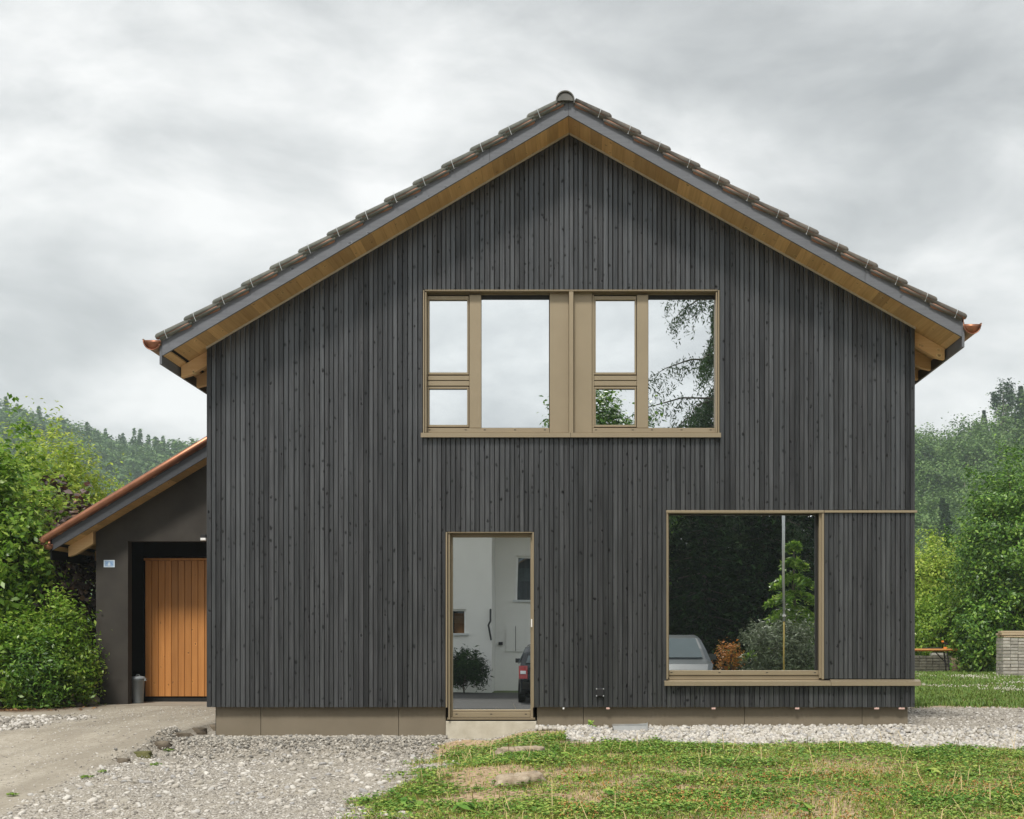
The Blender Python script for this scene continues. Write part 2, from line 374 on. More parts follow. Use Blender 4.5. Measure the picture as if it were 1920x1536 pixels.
def hash2(ix, iy, seed):
    h = (ix.astype(np.int64) * 374761393 + iy.astype(np.int64) * 668265263 + seed * 974711) & 0xffffffff
    h = ((h ^ (h >> 13)) * 1274126177) & 0xffffffff
    return ((h ^ (h >> 16)) & 0xffff) / 65535.0
def vnoise(x, y, seed=0):
    x = np.asarray(x, float); y = np.asarray(y, float)
    ix = np.floor(x); iy = np.floor(y); fx = x - ix; fy = y - iy
    fx = fx * fx * (3 - 2 * fx); fy = fy * fy * (3 - 2 * fy)
    a = hash2(ix, iy, seed); b = hash2(ix + 1, iy, seed); c = hash2(ix, iy + 1, seed); d = hash2(ix + 1, iy + 1, seed)
    return (a * (1 - fx) + b * fx) * (1 - fy) + (c * (1 - fx) + d * fx) * fy
def fbm(x, y, seed=0, oct=4):
    s = 0; a = .5; t = 0
    for i in range(oct): s = s + a * vnoise(np.asarray(x) * 2 ** i, np.asarray(y) * 2 ** i, seed + i); t += a; a *= .5
    return s / t
def sst(x, a, b):
    t = np.clip((np.asarray(x, float) - a) / (b - a), 0, 1); return t * t * (3 - 2 * t)

# ------------------------------------------------------------------ terrain and ground zones
WX0, WX1 = PX(387), PX(1716)           # house front edges
def height(x, y):
    x = np.asarray(x, float); y = np.asarray(y, float)
    h = -.09 * (1 - sst(y, -1.3, -.2)) - .04 * np.clip(-1.3 - y, 0, 13.7)
    band = (1 - sst(x, -1.1, -.6)) * sst(x, -4.72, -4.60)
    h = h - .11 * band * (1 - sst(-y, 1.0, 3.6)) * (1 - sst(y, 2.0, 4.0))
    w = weights(x, y)
    near = (1 - sst(np.abs(x), 14, 30)) * (1 - sst(y, 30, 60)) * sst(y, -14, -10)
    h = h + near * (.012 * (fbm(x * 1.3, y * 1.3, 3) - .5) + w[2] * .10 * (fbm(x * 1.1 + 7, y * 1.1, 5) - .5) + w[1] * .03 * (fbm(x * 3, y * 3, 8) - .5))
    h = h + .05 * np.clip(1 - ((x - 12.3) / 2.2) ** 2 - ((y - 16.6) / 1.4) ** 2, 0, 1) * 3
    return h
def weights(x, y):
    """soft zone weights: driveway, gravel, lawn, leaf litter"""
    x = np.asarray(x, float); y = np.asarray(y, float)
    n1 = (fbm(x * 1.7, y * 1.7, 21) - .5); n2 = (fbm(x * 4, y * 4, 22) - .5)
    xb = -1.5 + n1 * 1.1 + n2 * .5                             # gravel | lawn
    yl = np.where(x < -.2, -.22, np.where(x > 3.2, -1.55, -1.0)) + n1 * .25 + n2 * .35
    yl = np.where(x > -.2, yl, yl)
    lawn = sst(x - xb, -.15, .15) * (1 - sst(y - yl, -.1, .1))
    lawn2 = sst(y + n2 * .5, 4.4, 4.8) * sst(x, 3.2, 3.6) * (1 - (((x - 12.4) / 2.0) ** 2 + ((y - 16.8 + n2) / 1.4) ** 2 < 1))
    lawn = np.maximum(lawn, lawn2)
    soil = (1 - sst(x + n1 * .3, -8.3, -7.0)) * sst(y + n2 * .4, 3.2, 3.8)
    soil = np.maximum(soil, (1 - sst(x, -12, -11)))
    patch = (1 - sst(x + n1 * .5, -6.55, -6.35)) * sst(x, -10.5, -9.5) * sst(y + n2 * .5, -2.6, -2.2) * (1 - sst(y + n2 * .6, 2.4, 2.8)) * (1 - soil)
    gravel = sst(x + n2 * .12 - np.where(y < -1.5, -.05 * (y + 1.5), 0) * 2.0, -4.78, -4.62) * (1 - lawn)
    gravel = np.maximum(gravel, patch)
    drive = np.clip(1 - gravel - lawn - soil, 0, 1)
    return drive, gravel, lawn, soil

def ground_material():
    m, t, b = newmat('yard_ground'); p = pos_(t)
    at = N(t, 'ShaderNodeAttribute'); at.attribute_name = 'zone'
    sp = N(t, 'ShaderNodeSeparateColor'); L(t, at.outputs['Color'], sp.inputs[0])
    n1 = noise_(t, p, 1.3, 5, .6); n2 = noise_(t, p, 22, 5, .7); n3 = noise_(t, p, 90, 3, .6)
    d = mix_(t, ramp_(t, n1, [(.3, 0.0), (.7, 1.0)]), (.325, .29, .235), (.45, .41, .34))
    d = mix_(t, ramp_(t, n2, [(.35, .75), (.55, 0.0)]), d, (.25, .215, .165))
    d = mix_(t, ramp_(t, n3, [(.60, 0.0), (.68, .75)]), d, (.60, .56, .49))
    d = mix_(t, ramp_(t, n3, [(.30, .8), (.40, 0.0)]), d, (.17, .145, .11))
    tr_ = noise_(t, mapping_(t, p, scale=(3.2, .35, 1)), 1.0, 4, .6)
    d = mix_(t, ramp_(t, tr_, [(.42, .55), (.56, 0.0)]), d, (.255, .225, .18))
    vo = N(t, 'ShaderNodeTexVoronoi'); vo.inputs['Scale'].default_value = 55; L(t, p, vo.inputs['Vector'])
    vs = N(t, 'ShaderNodeSeparateColor'); L(t, vo.outputs['Color'], vs.inputs[0])
    g = ramp_(t, vs.outputs[0], [(0, (.22, .20, .17)), (.35, (.36, .33, .285)), (.7, (.47, .44, .39)), (1, (.62, .59, .54))])
    g = mix_(t, ramp_(t, vo.outputs['Distance'], [(.35, 0.0), (.75, .8)]), g, (.18, .16, .13))  # gaps between stones darkened, their occlusion shade painted into the colour
    g = mix_(t, ramp_(t, n1, [(.4, 0.0), (.75, .5)]), g, (.42, .375, .30))
    l = mix_(t, ramp_(t, n2, [(.35, 0.0), (.65, 1.0)]), (.24, .165, .10), (.52, .39, .26))
    s = mix_(t, ramp_(t, n2, [(.35, 0.0), (.65, 1.0)]), (.06, .035, .02), (.16, .085, .045))
    c = mix_(t, sp.outputs[1], d, g); c = mix_(t, sp.outputs[2], c, l)
    c = mix_(t, at.outputs['Alpha'], c, s)
    L(t, c, b.inputs['Base Color']); b.inputs['Roughness'].default_value = .95; setspec(b, .15)
    hh = math_(t, 'ADD', math_(t, 'MULTIPLY', n2, .6), math_(t, 'MULTIPLY', vo.outputs['Distance'], math_(t, 'MULTIPLY', sp.outputs[1], -.9)))
    bump_(t, b, hh, .7, .012)
    return m
M['ground'] = ground_material()

def grid_axis(*segs):
    out = []
    for a, b, st in segs: out += list(np.arange(a, b - 1e-6, st))
    return np.array(out + [segs[-1][1]])
GX = grid_axis((-490, -100, 65), (-100, -20, 10), (-20, -10, 1.0), (-10, 6.5, .07), (6.5, 16, .4), (16, 40, 4), (40, 100, 10), (100, 490, 65))
GY = grid_axis((-140, -60, 20), (-60, -26, 4), (-26, -9, .5), (-9, 3, .07), (3, 9, .15), (9, 30, .6), (30, 60, 5), (60, 180, 20), (180, 600, 60))
gx, gy = np.meshgrid(GX, GY, indexing='xy')
gz = height(gx, gy); gw = np.stack(weights(gx, gy), -1)
far_green = np.clip(sst(np.abs(gx), 16, 22) + sst(gy, 24, 27) + (1 - sst(gy, -20, -15)), 0, 1)[..., None]
gw = gw * (1 - far_green) + np.array([0, 0, 1, 0]) * far_green
nx, ny = len(GX), len(GY)
cxm = (gx[:-1, :-1] + gx[1:, 1:]) / 2; cym = (gy[:-1, :-1] + gy[1:, 1:]) / 2
cw = np.stack(weights(cxm, cym), -1); near = (np.abs(cxm) < 18) & (cym > -14) & (cym < 24.5)
zone = np.where(near, cw.argmax(-1), 4)
zone = np.where((zone == 1) & (cxm > 0), 5, zone)
zone = np.where((zone == 2) & (cym > 3), 6, zone)
vid = np.arange(nx * ny).reshape(ny, nx)
quads = np.stack([vid[:-1, :-1], vid[:-1, 1:], vid[1:, 1:], vid[1:, :-1]], -1)
allv = np.stack([gx, gy, gz], -1).reshape(-1, 3); allw = gw.reshape(-1, 4)
for z_, nm, lb in ((0, 'driveway', 'compacted tan dirt driveway leading to the garage'), (1, 'gravel_yard', 'grey gravel yard in front of the house'),
                   (2, 'lawn', 'patchy front lawn before the house'), (3, 'soil_strip', 'brown leaf litter soil under the hedge'), (4, 'ground', 'ground round the plot'),
                   (5, 'gravel_path', 'gravel path along the right of the house'), (6, 'back_lawn', 'clover lawn behind the house at right')):
    q = quads[zone == z_]
    if not len(q): continue
    used, inv = np.unique(q.ravel(), return_inverse=True)
    o = npmesh(nm, allv[used], inv.reshape(-1, 4), 'meadow' if z_ == 4 else 'ground', smooth=True)
    a = o.data.color_attributes.new('zone', 'FLOAT_COLOR', 'POINT'); a.data.foreach_set('color', allw[used].astype(np.float32).ravel())
    tag(o, lb, None, None, 'structure')
def gh(x, y): return float(height(np.array([x]), np.array([y]))[0])

# ------------------------------------------------------------------ the house
AX = PX(1066, -.5); AZ = PZ(216.4, -.5)                           # apex of the soffit
LX, LZ = PX(304, -.5), PZ(667, -.5); RX, RZ = PX(1803.5, -.5), PZ(631.5, -.5)
SL = (AZ - LZ) / (AX - LX); SR = (AZ - RZ) / (RX - AX)
def soff(x): return AZ - (SL * (AX - x) if x < AX else SR * (x - AX))
DEEP = 10.5
house = thing('timber_house', 'large two storey house clad in dark grey vertical timber battens with pitched tiled roof', 'house')
OPEN = [(793, 1349, 544, 820), (836, 1001, 998, 1352), (1250, 1545, 958, 1286)]   # window, door, window in facade px
def spans(px, bottom, extra=()):
    """solid vertical stretches (z) of the facade at px"""
    cuts = sorted([(PZ(b_), PZ(t_)) for a, b, t_, b_ in list(OPEN) + list(extra) if a <= px <= b])
    z = bottom; out = []
    for lo, hi in cuts:
        if lo - z > .02: out.append((z, lo))
        z = max(z, hi)
    out.append((z, None)); return out
WB = PZ(1326)
wall = MB()
xs = [387, 793, 836, 1001, 1066.5, 1250, 1349, 1545, 1716]
for a, b in zip(xs[:-1], xs[1:]):
    for lo, hi in spans((a + b) / 2, WB + .02):
        x0, x1 = PX(a), PX(b)
        wall.prism([(x0, lo), (x1, lo), (x1, hi if hi else soff(x1) - .005), (x0, hi if hi else soff(x0) - .005)], .026, .30)
front = wall.build('front_wall', 'sheathing', house)

def board(a, b, lo, hi, c=.004):
    """one cladding batten between px a and b; hi None = up to the verge"""
    g = .0056 + random.uniform(-.0012, .0022); x0, x1 = PX(a) + g * .5, PX(b) - g * .5
    y0 = random.uniform(-.0015, .0015); y1 = .024
    lo += random.uniform(-.002, .002)
    if lo > WB + .05: lo += .006
    t0, t1 = (hi - .006, hi - .006) if hi else (soff(x0) - .012, soff(x1) - .012)
    m = MB()
    pts = [(x0, y1), (x0, y0 + c), (x0 + c, y0), (x1 - c, y0), (x1, y0 + c), (x1, y1)]
    def top(x): return t0 + (t1 - t0) * (x - x0) / (x1 - x0)
    vs = [(x, y, lo) for x, y in pts] + [(x, y, top(x)) for x, y in pts]
    fs = [(5, 4, 3, 2, 1, 0), (6, 7, 8, 9, 10, 11)] + [(k, k + 1, k + 7, k + 6) for k in range(5)]
    m.add(vs, [f for f in fs] + [(5, 0, 6, 11)])
    m.build('batten', 'clad', front)
for a, b, n in ((387, 793, 44), (793, 836, 5), (836, 1001, 18), (1001, 1250, 27), (1250, 1349, 11), (1349, 1545, 21), (1545, 1716, 19)):
    cum = np.concatenate([[0], np.cumsum([random.uniform(.90, 1.10) for _ in range(n)])]); cum = a + (b - a) * cum / cum[-1]
    for k in range(n):
        p0, p1 = float(cum[k]), float(cum[k + 1])
        ex = [(1545, 1716, 957, 961.5), (1545, 1716, 1273.5, 1286)] if a == 1545 else []
        op = OPEN if a != 1545 else OPEN[:2]
        cuts = sorted([(PZ(q[3]), PZ(q[2])) for q in list(op) + ex if q[0] <= (p0 + p1) / 2 <= q[1]])
        z = WB
        for lo, hi in cuts:
            if lo - z > .02: board(p0, p1, z, lo)
            z = max(z, hi)
        board(p0, p1, z, None)
# body behind the facade: side and back walls, floors, ceilings
b = MB(); b.box(WX0 + .02, WX0 + .28, .302, DEEP, -.25, 4.2).build('side_wall', 'sheathing', house)
b = MB(); b.box(WX1 - .28, WX1 - .02, .302, DEEP, -.25, 4.4).build('side_wall', 'sheathing', house)
b = MB(); b.box(WX0 + .02, WX1 - .02, DEEP + .002, DEEP + .25, -.25, 4.2); b.build('back_wall', 'sheathing', house)
b = MB(); b.box(WX0 + .282, WX1 - .282, .302, DEEP - .002, -.1, PZ(1352)); b.build('ground_floor', 'innerfloor', house)
b = MB(); b.box(WX0 + .282, WX1 - .282, .302, DEEP - .002, 2.62, 2.95); b.build('upper_floor', 'inner', house)
b = MB(); b.box(-2.4, 2.1, .302, DEEP - .002, 5.22, 5.3); b.build('ceiling', 'inner', house)
b = MB(); b.box(WX0 + .282, WX1 - .282, 4.6, 4.7, PZ(1352) + .002, 2.618); b.box(-2.4, 2.1, 4.6, 4.7, 2.952, 5.218); b.build('inner_wall', 'inner', house)
# plinth panels with joints, concrete under the door
PY = .085
for a, b_ in ((405, 488.5), (489.3, 747), (747.8, 835.5), (1007, 1093.5), (1094.3, 1395.5), (1396.3, 1616), (1616.8, 1702)):
    MB().bbox(PX(a, PY), PX(b_, PY), PY, .30, -.42, PZ(1326) + .05, .002).build('plinth_panel', 'plinth', house)
MB().bbox(PX(836.3, PY), PX(1006.2, PY), .05, .30, -.4, PZ(1353), .006).build('threshold', 'concrete', house)
# trim under the soffit along the top of the cladding
for x0, x1 in ((WX0 - .0, AX - .004), (AX + .004, WX1)):
    MB().prism([(x0, soff(x0) - .022), (x1, soff(x1) - .022), (x1, soff(x1) - .001), (x0, soff(x0) - .001)], -.018, -.002).build('verge_trim', 'trimwood', house)
# pink packing pieces under the battens
for px, w in ((1140, 6.5), (1338, 7), (1495, 7.5), (1644, 9), (1691, 11)):
    MB().box(PX(px - w / 2), PX(px + w / 2), .005, .03, PZ(1330), PZ(1326.6)).build('spacer_block', 'pink', house)
MB().box(PX(1055), PX(1058), .004, .02, PZ(1330), PZ(1326.6)).build('spacer_block', 'white', house)
# outdoor socket
sk = MB().bbox(PX(1118), PX(1132), -.035, -.003, PZ(1306), PZ(1291), .008).build('socket_box', 'darksteel', house)
for px in (1118.5, 1131.5):
    for py in (1291.5, 1304.5):
        MB().box(PX(px - 1), PX(px + 1), -.04, -.034, PZ(py + 1), PZ(py - 1)).build('screw', 'steel', sk)

# ------------------------------------------------------------------ roof
roof = part_empty('roof', house)
VY0 = -.5
def strip(x0, x1, lo, hi): return [(x0, soff(x0) + lo), (x1, soff(x1) + lo), (x1, soff(x1) + hi), (x0, soff(x0) + hi)]
# verge boards, two per side
for x0, x1 in ((LX, PX(918, VY0) - .0015), (PX(918, VY0) + .0015, AX - .0015), (AX + .0015, PX(1622, VY0) - .0015), (PX(1622, VY0) + .0015, RX)):
    MB().prism(strip(x0, x1, 0, .182), VY0, VY0 + .03).build('verge_board', 'barge', roof)
# deck under the tiles
MB().prism([(LX + .002, soff(LX) + .03), (AX, AZ + .03), (RX - .002, soff(RX) + .03), (RX - .002, soff(RX) + .16), (AX, AZ + .16), (LX + .002, soff(LX) + .16)], VY0 + .032, DEEP + .6).build('roof_deck', 'sheathing', roof)
# soffit boards
def soffit_run(side):
    n = 0; sgn = -1 if side == 'l' else 1; sl = SL if side == 'l' else SR
    pitch = .142 / math.sqrt(1 + sl * sl); end = abs((LX if side == 'l' else RX) - AX)
    wallx = abs((WX0 if side == 'l' else WX1) - AX); d = .002
    while d < end - .16:
        e = d + pitch
        x0, x1 = AX + sgn * d, AX + sgn * (e - .0018)
        if x0 > x1: x0, x1 = x1, x0
        yb = .024 if e < wallx + .01 else DEEP + .5
        MB().prism(strip(x0, x1, 0 if yb < 1 else .0005, .022), VY0 + .032, yb).build('soffit_board', 'soffit', roof); n += 1
        d = e
    # pale strip next to the fascia, dark vent gap left open
    x0, x1 = AX + sgn * (end - .075), AX + sgn * (end - .004)
    if x0 > x1: x0, x1 = x1, x0
    MB().prism(strip(x0, x1, 0, .022), VY0 + .032, DEEP + .5).build('soffit_board', 'rafter', roof)
soffit_run('l'); soffit_run('r')
# rafters' ends and eave fascia
for k in range(18):
    y = .12 + .6 * k
    for sgn, xe, xw, sl in ((-1, LX + .02, WX0 + .05, SL), (1, RX - .02, WX1 - .05, SR)):
        t = soff(xe); bv = .11
        poly = [(xe, t - .002), (xw, soff(xw) - .002), (xw, soff(xw) - .165), (xe - sgn * bv, soff(xe - sgn * bv) - .165), (xe, t - .13)]
        MB().prism(poly, y, y + .08).build('rafter', 'rafter', roof)
for xe, sgn, zb in ((LX, -1, PZ(683, VY0)), (RX, 1, PZ(651, VY0))):
    MB().box(xe + sgn * .004, xe + sgn * .03, VY0 + .002, DEEP + .6, zb, soff(xe) + .16).build('eave_fascia', 'barge', roof)
# gutters with end caps and drip edge
for cxp, rim, sgn in ((286.3, 638.5, -1), (1822, 608.5, 1)):
    gxc, gz0 = PX(cxp, VY0), PZ(rim, VY0); r = .097
    m = MB(); prof = [(gxc + r * math.cos(a), gz0 + r * math.sin(a) * 1.12) for a in np.linspace(math.pi, 2 * math.pi, 15)]
    inner = [(gxc + (r - .004) * math.cos(a), gz0 + (r - .004) * math.sin(a) * 1.12) for a in np.linspace(2 * math.pi, math.pi, 15)]
    m.prism(prof + inner, VY0 - .02, DEEP + .6)
    g = m.build('gutter', 'copper_old', roof, True)
    MB().prism(prof, VY0 - .022, VY0 - .0205).build('end_cap', 'copper', g, True)
    MB().tube([(x, VY0 - .026, z) for x, z in prof], .006, 6).build('end_ring', 'copper', g, True)
    ox = gxc + sgn * r
    MB().tube([(ox, VY0 - .03, gz0 + .004), (ox, DEEP + .6, gz0 + .004)], .009, 8).build('gutter_bead', 'copper_old', g, True)
    MB().prism([(gxc - sgn * r * .9, gz0 + .06), (gxc - sgn * r * .9 - sgn * .16, gz0 + .125), (gxc - sgn * r * .9 - sgn * .16, gz0 + .131), (gxc - sgn * r * .9, gz0 + .066)], VY0 - .012, DEEP + .5).build('drip_sheet', 'copper', g)
    MB().prism([(gxc - sgn * r * .98, gz0 - .06), (gxc - sgn * r * .9, gz0 - .06), (gxc - sgn * r * .9, gz0 + .058), (gxc - sgn * r * .98, gz0 + .058)], VY0 + .0, DEEP + .5).build('apron', 'copper', g)
# verge tiles: a rounded roll, weathered above, raw clay below
def verge_tile(slope_deg, sgn):
    m = MB(); n = 12; Lt = .43; rr = .037
    a = R(slope_deg); ux, uz = -sgn * math.cos(a), math.sin(a)        # towards the ridge
    wx, wz = sgn * math.sin(a), math.cos(a)
    rings = [(-.012, .55), (.004, .86), (.02, 1.0), (Lt * .5, .97), (Lt, .92)]
    for s_, k_ in rings:
        for i in range(n):
            t = 2 * math.pi * i / n; yy = -math.sin(t) * rr * k_ * 1.15; up = math.cos(t) * rr * k_
            m.v.append((ux * s_ + wx * up, yy, uz * s_ + wz * up))
    for j in range(len(rings) - 1):
        for i in range(n):
            i2 = (i + 1) % n; tm = 2 * math.pi * (i + .5) / n
            f = [j * n + i, j * n + i2, (j + 1) * n + i2, (j + 1) * n + i]
            m.f.append(f if sgn < 0 else f[::-1]); m.mi.append(0 if math.cos(tm) > -.62 else 1)
    m.f.append(list(range(n))); m.mi.append(1); m.f.append(list(range((len(rings) - 1) * n, len(rings) * n))); m.mi.append(1)
    # flap that hangs down over the verge board
    m.add([(ux * .03 + wx * -.03, -.046, uz * .03 + wz * -.03), (ux * Lt + wx * -.03, -.046, uz * Lt + wz * -.03),
           (ux * Lt + wx * -.052, -.044, uz * Lt + wz * -.052), (ux * .03 + wx * -.072, -.044, uz * .03 + wz * -.072),
           (ux * .03 + wx * -.03, -.034, uz * .03 + wz * -.03), (ux * Lt + wx * -.03, -.034, uz * Lt + wz * -.03),
           (ux * Lt + wx * -.052, -.034, uz * Lt + wz * -.052), (ux * .03 + wx * -.072, -.034, uz * .03 + wz * -.072)],
          [(0, 1, 2, 3), (7, 6, 5, 4), (0, 3, 7, 4), (3, 2, 6, 7), (1, 5, 6, 2)], 0)
    m.tube([(ux * s_ + wx * w_, -.012, uz * s_ + wz * w_) for s_, w_ in ((Lt * .22, -.030), (Lt * .6, -.034), (Lt * .85, -.038), (Lt - .02, -.040))], [.010, .024, .031, .024], 8, True, 1)
    return m.mesh('verge_tile', ['tile_top' if sgn < 0 else 'tile_brown', 'tile_raw'], True)
clipm = MB(); clipm.tube([(0, -.062, .05), (.012, -.066, 0), (.035, -.06, -.06)], .0035, 5); clipL = clipm.mesh('clip', 'steel')
clipm = MB(); clipm.tube([(0, -.062, .05), (-.012, -.066, 0), (-.035, -.06, -.06)], .0035, 5); clipR = clipm.mesh('clip', 'steel')
for sgn, start, step, n, sl, cm in ((-1, 292.3, 53.7, 14, SL, clipL), (1, 1811.4, -55.6, 13, SR, clipR)):
    tm = verge_tile(math.degrees(math.atan(sl)) - 4.6, sgn)
    for k in range(n):
        x = PX(start + step * k, VY0 - .02)
        z = AZ - sl * abs(x - AX) + .243
        o = link(bpy.data.objects.new('verge_tile', tm), roof); o.location = (x, VY0 + .01, z)
        o.rotation_euler = (0, R(random.uniform(-.5, .5)), 0)
        c = link(bpy.data.objects.new('clip', cm), o); c.location = (-sgn * .10, 0, .035)
# tile courses behind the verge (out of sight from below)
for sgn, xe, sl in ((-1, LX, SL), (1, RX, SR)):
    m = MB(); n = 13
    for k in range(n):
        d0 = abs(xe - AX) * (1 - k / n); d1 = abs(xe - AX) * (1 - (k + 1) / n)
        xa, xb = AX + sgn * d0, AX + sgn * d1
        m.add([(xa, VY0 + .07, AZ - sl * d0 + .235), (xa, DEEP + .6, AZ - sl * d0 + .235), (xb, DEEP + .6, AZ - sl * d1 + .20), (xb, VY0 + .07, AZ - sl * d1 + .20),
               (xa, VY0 + .07, AZ - sl * d0 + .165), (xa, DEEP + .6, AZ - sl * d0 + .165), (xb, DEEP + .6, AZ - sl * d1 + .165), (xb, VY0 + .07, AZ - sl * d1 + .165)],
              [(0, 1, 2, 3), (4, 5, 1, 0), (4, 0, 3, 7)])
    m.build('tile_courses', 'tile_top', roof)
# ridge capping with its end disc
rx, rz = PX(1060, VY0), PZ(192, VY0)
m = MB(); rr = .105
arc = [(rx + rr * math.cos(a), rz + rr * math.sin(a) * 1.05) for a in np.linspace(0, math.pi, 17)]
m.prism(arc + [(rx - rr, rz - .03), (rx - rr + .012, rz - .03)] + [(rx + (rr - .012) * math.cos(a), rz + (rr - .012) * math.sin(a) * 1.05) for a in np.linspace(math.pi, 0, 17)] + [(rx + rr - .012, rz - .03), (rx + rr, rz - .03)], VY0 - .06, DEEP + .6)
rc = m.build('ridge_cap', 'ridge', roof)
MB().prism([(rx + .09 * math.cos(a), rz + .09 * math.sin(a)) for a in np.linspace(0, math.pi, 15)], VY0 - .045, VY0 - .03).build('end_disc', 'ridge', rc)
MB().prism([(rx + .052 * math.cos(a), rz + .055 * math.sin(a)) for a in np.linspace(0, math.pi, 13)], VY0 - .06, VY0 - .046).build('end_boss', 'ridge', rc)
MB().prism([(AX - .05, AZ + .17), (AX + .06, AZ + .17), (AX + .04, rz - .005), (AX - .07, rz - .005)], VY0 + .004, VY0 + .04).build('ridge_filler', 'sheathing', rc)
# snow hooks that stick out above the tiles
for px, py, dx in ((396, 573, -7), (1705, 541, 8)):
    x, z = PX(px, VY0), PZ(py, VY0)
    MB().tube([(x - dx / 168 * .9, .3, z - .10), (x, .3, z), (x + dx / 168, .3, z + .045)], .009, 6).build('snow_hook', 'darksteel', roof)

# ------------------------------------------------------------------ windows and glazed door
def bar(name, a, b, t, bt, y0, y1, m, parent, c=.003):
    s0 = y0
    return MB().bbox(PX(a, s0), PX(b, s0), y0, y1, PZ(bt, s0), PZ(t, s0), c).build(name, m, parent)
def pane(a, b, t, bt, y, parent):
    return MB().box(PX(a, y), PX(b, y), y, y + .006, PZ(bt, y), PZ(t, y)).build('pane', 'glass', parent)
FY = .075                                           # depth of the window frame plane
w = part_empty('upper_window', house); w['label'] = 'wide bronze framed upper window mirroring sky and trees'
# reveal lining
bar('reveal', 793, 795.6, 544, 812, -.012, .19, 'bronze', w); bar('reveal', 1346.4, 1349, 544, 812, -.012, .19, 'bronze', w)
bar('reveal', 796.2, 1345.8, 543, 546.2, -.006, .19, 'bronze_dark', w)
sill = MB().prism([(0, 0), (0, 0), (0, 0)], 0, 0) if False else MB()
def sill_piece(a, b, t, bt, out, back, parent, m='bronze', ends=True):
    """sloped metal sill with a folded front edge"""
    x0, x1 = PX(a, -out), PX(b, -out); zt = PZ(t, -out); zb = PZ(bt, -out)
    prof = [(-out, zb), (-out, zt), (back, zt + .022), (back, zt + .008), (-out + .01, zt - .014), (-out + .01, zb)]
    mm = MB(); n = len(prof)
    vs = [(x0, y, z) for y, z in prof] + [(x1, y, z) for y, z in prof]
    fs = [tuple(range(n)), tuple(range(2 * n - 1, n - 1, -1))] + [((k + 1) % n, k, n + k, n + (k + 1) % n) for k in range(n)]
    return mm.add(vs, fs).build('sill', m, parent)
sill_piece(789, 1069.6, 811.5, 820, .055, .19, w); sill_piece(1070.2, 1352, 811.5, 820, .055, .19, w)
# centre panels and the post between the two halves
bar('centre_panel', 1030.5, 1066.5, 549, 811.5, FY, FY + .05, 'bronze', w); bar('centre_panel', 1075.5, 1110, 549, 811.5, FY, FY + .05, 'bronze', w)
bar('centre_post', 1066.8, 1075.2, 546.6, 811.8, -.008, FY + .05, 'bronze', w)
def half(x, e0, e1, sa, sb, f0, f1, name):
    """one half: opening sash over a small sash on the left, fixed pane on the right"""
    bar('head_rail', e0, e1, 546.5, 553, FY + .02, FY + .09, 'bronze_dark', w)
    bar('bottom_rail', e0, e1, 802.6, 811.4, FY, FY + .09, 'bronze', w)
    bar('mullion', sb + 4, f0, 553.2, 802.4, FY - .004, FY + .09, 'bronze', w)
    bar('stile', e0, sa - 3.2, 553.2, 802.4, FY, FY + .09, 'bronze', w)
    bar('transom', sa - 3, sb + 3.8, 704.6, 713, FY - .002, FY + .09, 'bronze', w); bar('transom', sa - 3, sb + 3.8, 714.4, 723.4, FY - .002, FY + .09, 'bronze', w)
    bar('transom_groove', sa - 3, sb + 3.8, 713, 714.4, FY + .012, FY + .08, 'gasket', w)
    for t, bt in ((562, 698.5), (729, 796.8)):
        s = part_empty('sash', w)
        o = 4
        for nm, args in (('sash_rail', (sa - 3, sb + 3, t - o - (3 if t < 600 else 0), t)), ('sash_rail', (sa - 3, sb + 3, bt, bt + o)), ('sash_stile', (sa - 3, sa, t, bt)), ('sash_stile', (sb, sb + 3, t, bt))):
            bar('sash_frame', *args, FY + .006, FY + .08, 'bronze', w)
        col.objects.unlink(s); bpy.data.objects.remove(s)
        bar('gasket', sa + .05, sb - .05, t + .05, t + 1.2, FY + .03, FY + .05, 'gasket', w, .0005)
        pane(sa + .1, sb - .1, t + .1, bt - .1, FY + .045, w)
    bar('fixed_head', f0 + .2, f1, 553.2, 561.5, FY + .03, FY + .09, 'gasket', w)
    pane(f0 + .3, f1 - .3, 561.8, 802.2, FY + .045, w)
    for q in (e0 + 7, (sa + sb) / 2 + 33, f0 + 7, (f0 + f1) / 2, f1 - 8):
        bar('drain_slot', q - 2, q + 2, 805.5, 807, FY - .0012, FY + .002, 'gasket', w, .0003)
half(0, 798.5, 1030, 804.5, 876, 902, 1029.5, 'a'); half(1, 1110.5, 1345, 1117, 1190, 1215.5, 1340.5, 'b')
bar('stile', 1341, 1345.4, 553.2, 802.4, FY, FY + .09, 'bronze', w)
bar('guide_rail', 797, 799.5, 548, 811, -.004, .02, 'bronze', w); bar('guide_rail', 1342.4, 1345, 548, 811, -.004, .02, 'bronze', w)

d = part_empty('glazed_door', house); d['label'] = 'tall single glazed door in a bronze frame'
bar('reveal', 835.6, 838.6, 998, 1327, -.012, .20, 'bronze', d); bar('guide_rail', 840.4, 843.4, 999, 1349, .01, .06, 'bronze', d)
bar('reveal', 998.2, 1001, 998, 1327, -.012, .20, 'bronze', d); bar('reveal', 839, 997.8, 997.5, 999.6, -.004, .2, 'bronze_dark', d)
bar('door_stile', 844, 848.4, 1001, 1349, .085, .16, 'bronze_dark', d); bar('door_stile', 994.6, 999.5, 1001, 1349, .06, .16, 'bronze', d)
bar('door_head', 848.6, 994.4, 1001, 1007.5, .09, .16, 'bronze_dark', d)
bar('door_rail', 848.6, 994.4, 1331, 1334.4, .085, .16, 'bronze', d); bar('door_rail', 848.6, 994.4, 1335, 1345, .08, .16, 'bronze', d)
bar('door_sill', 838, 1003.5, 1346, 1350, .05, .19, 'bronze_dark', d); bar('gasket', 838, 1004, 1350.2, 1352.6, .06, .19, 'gasket', d)
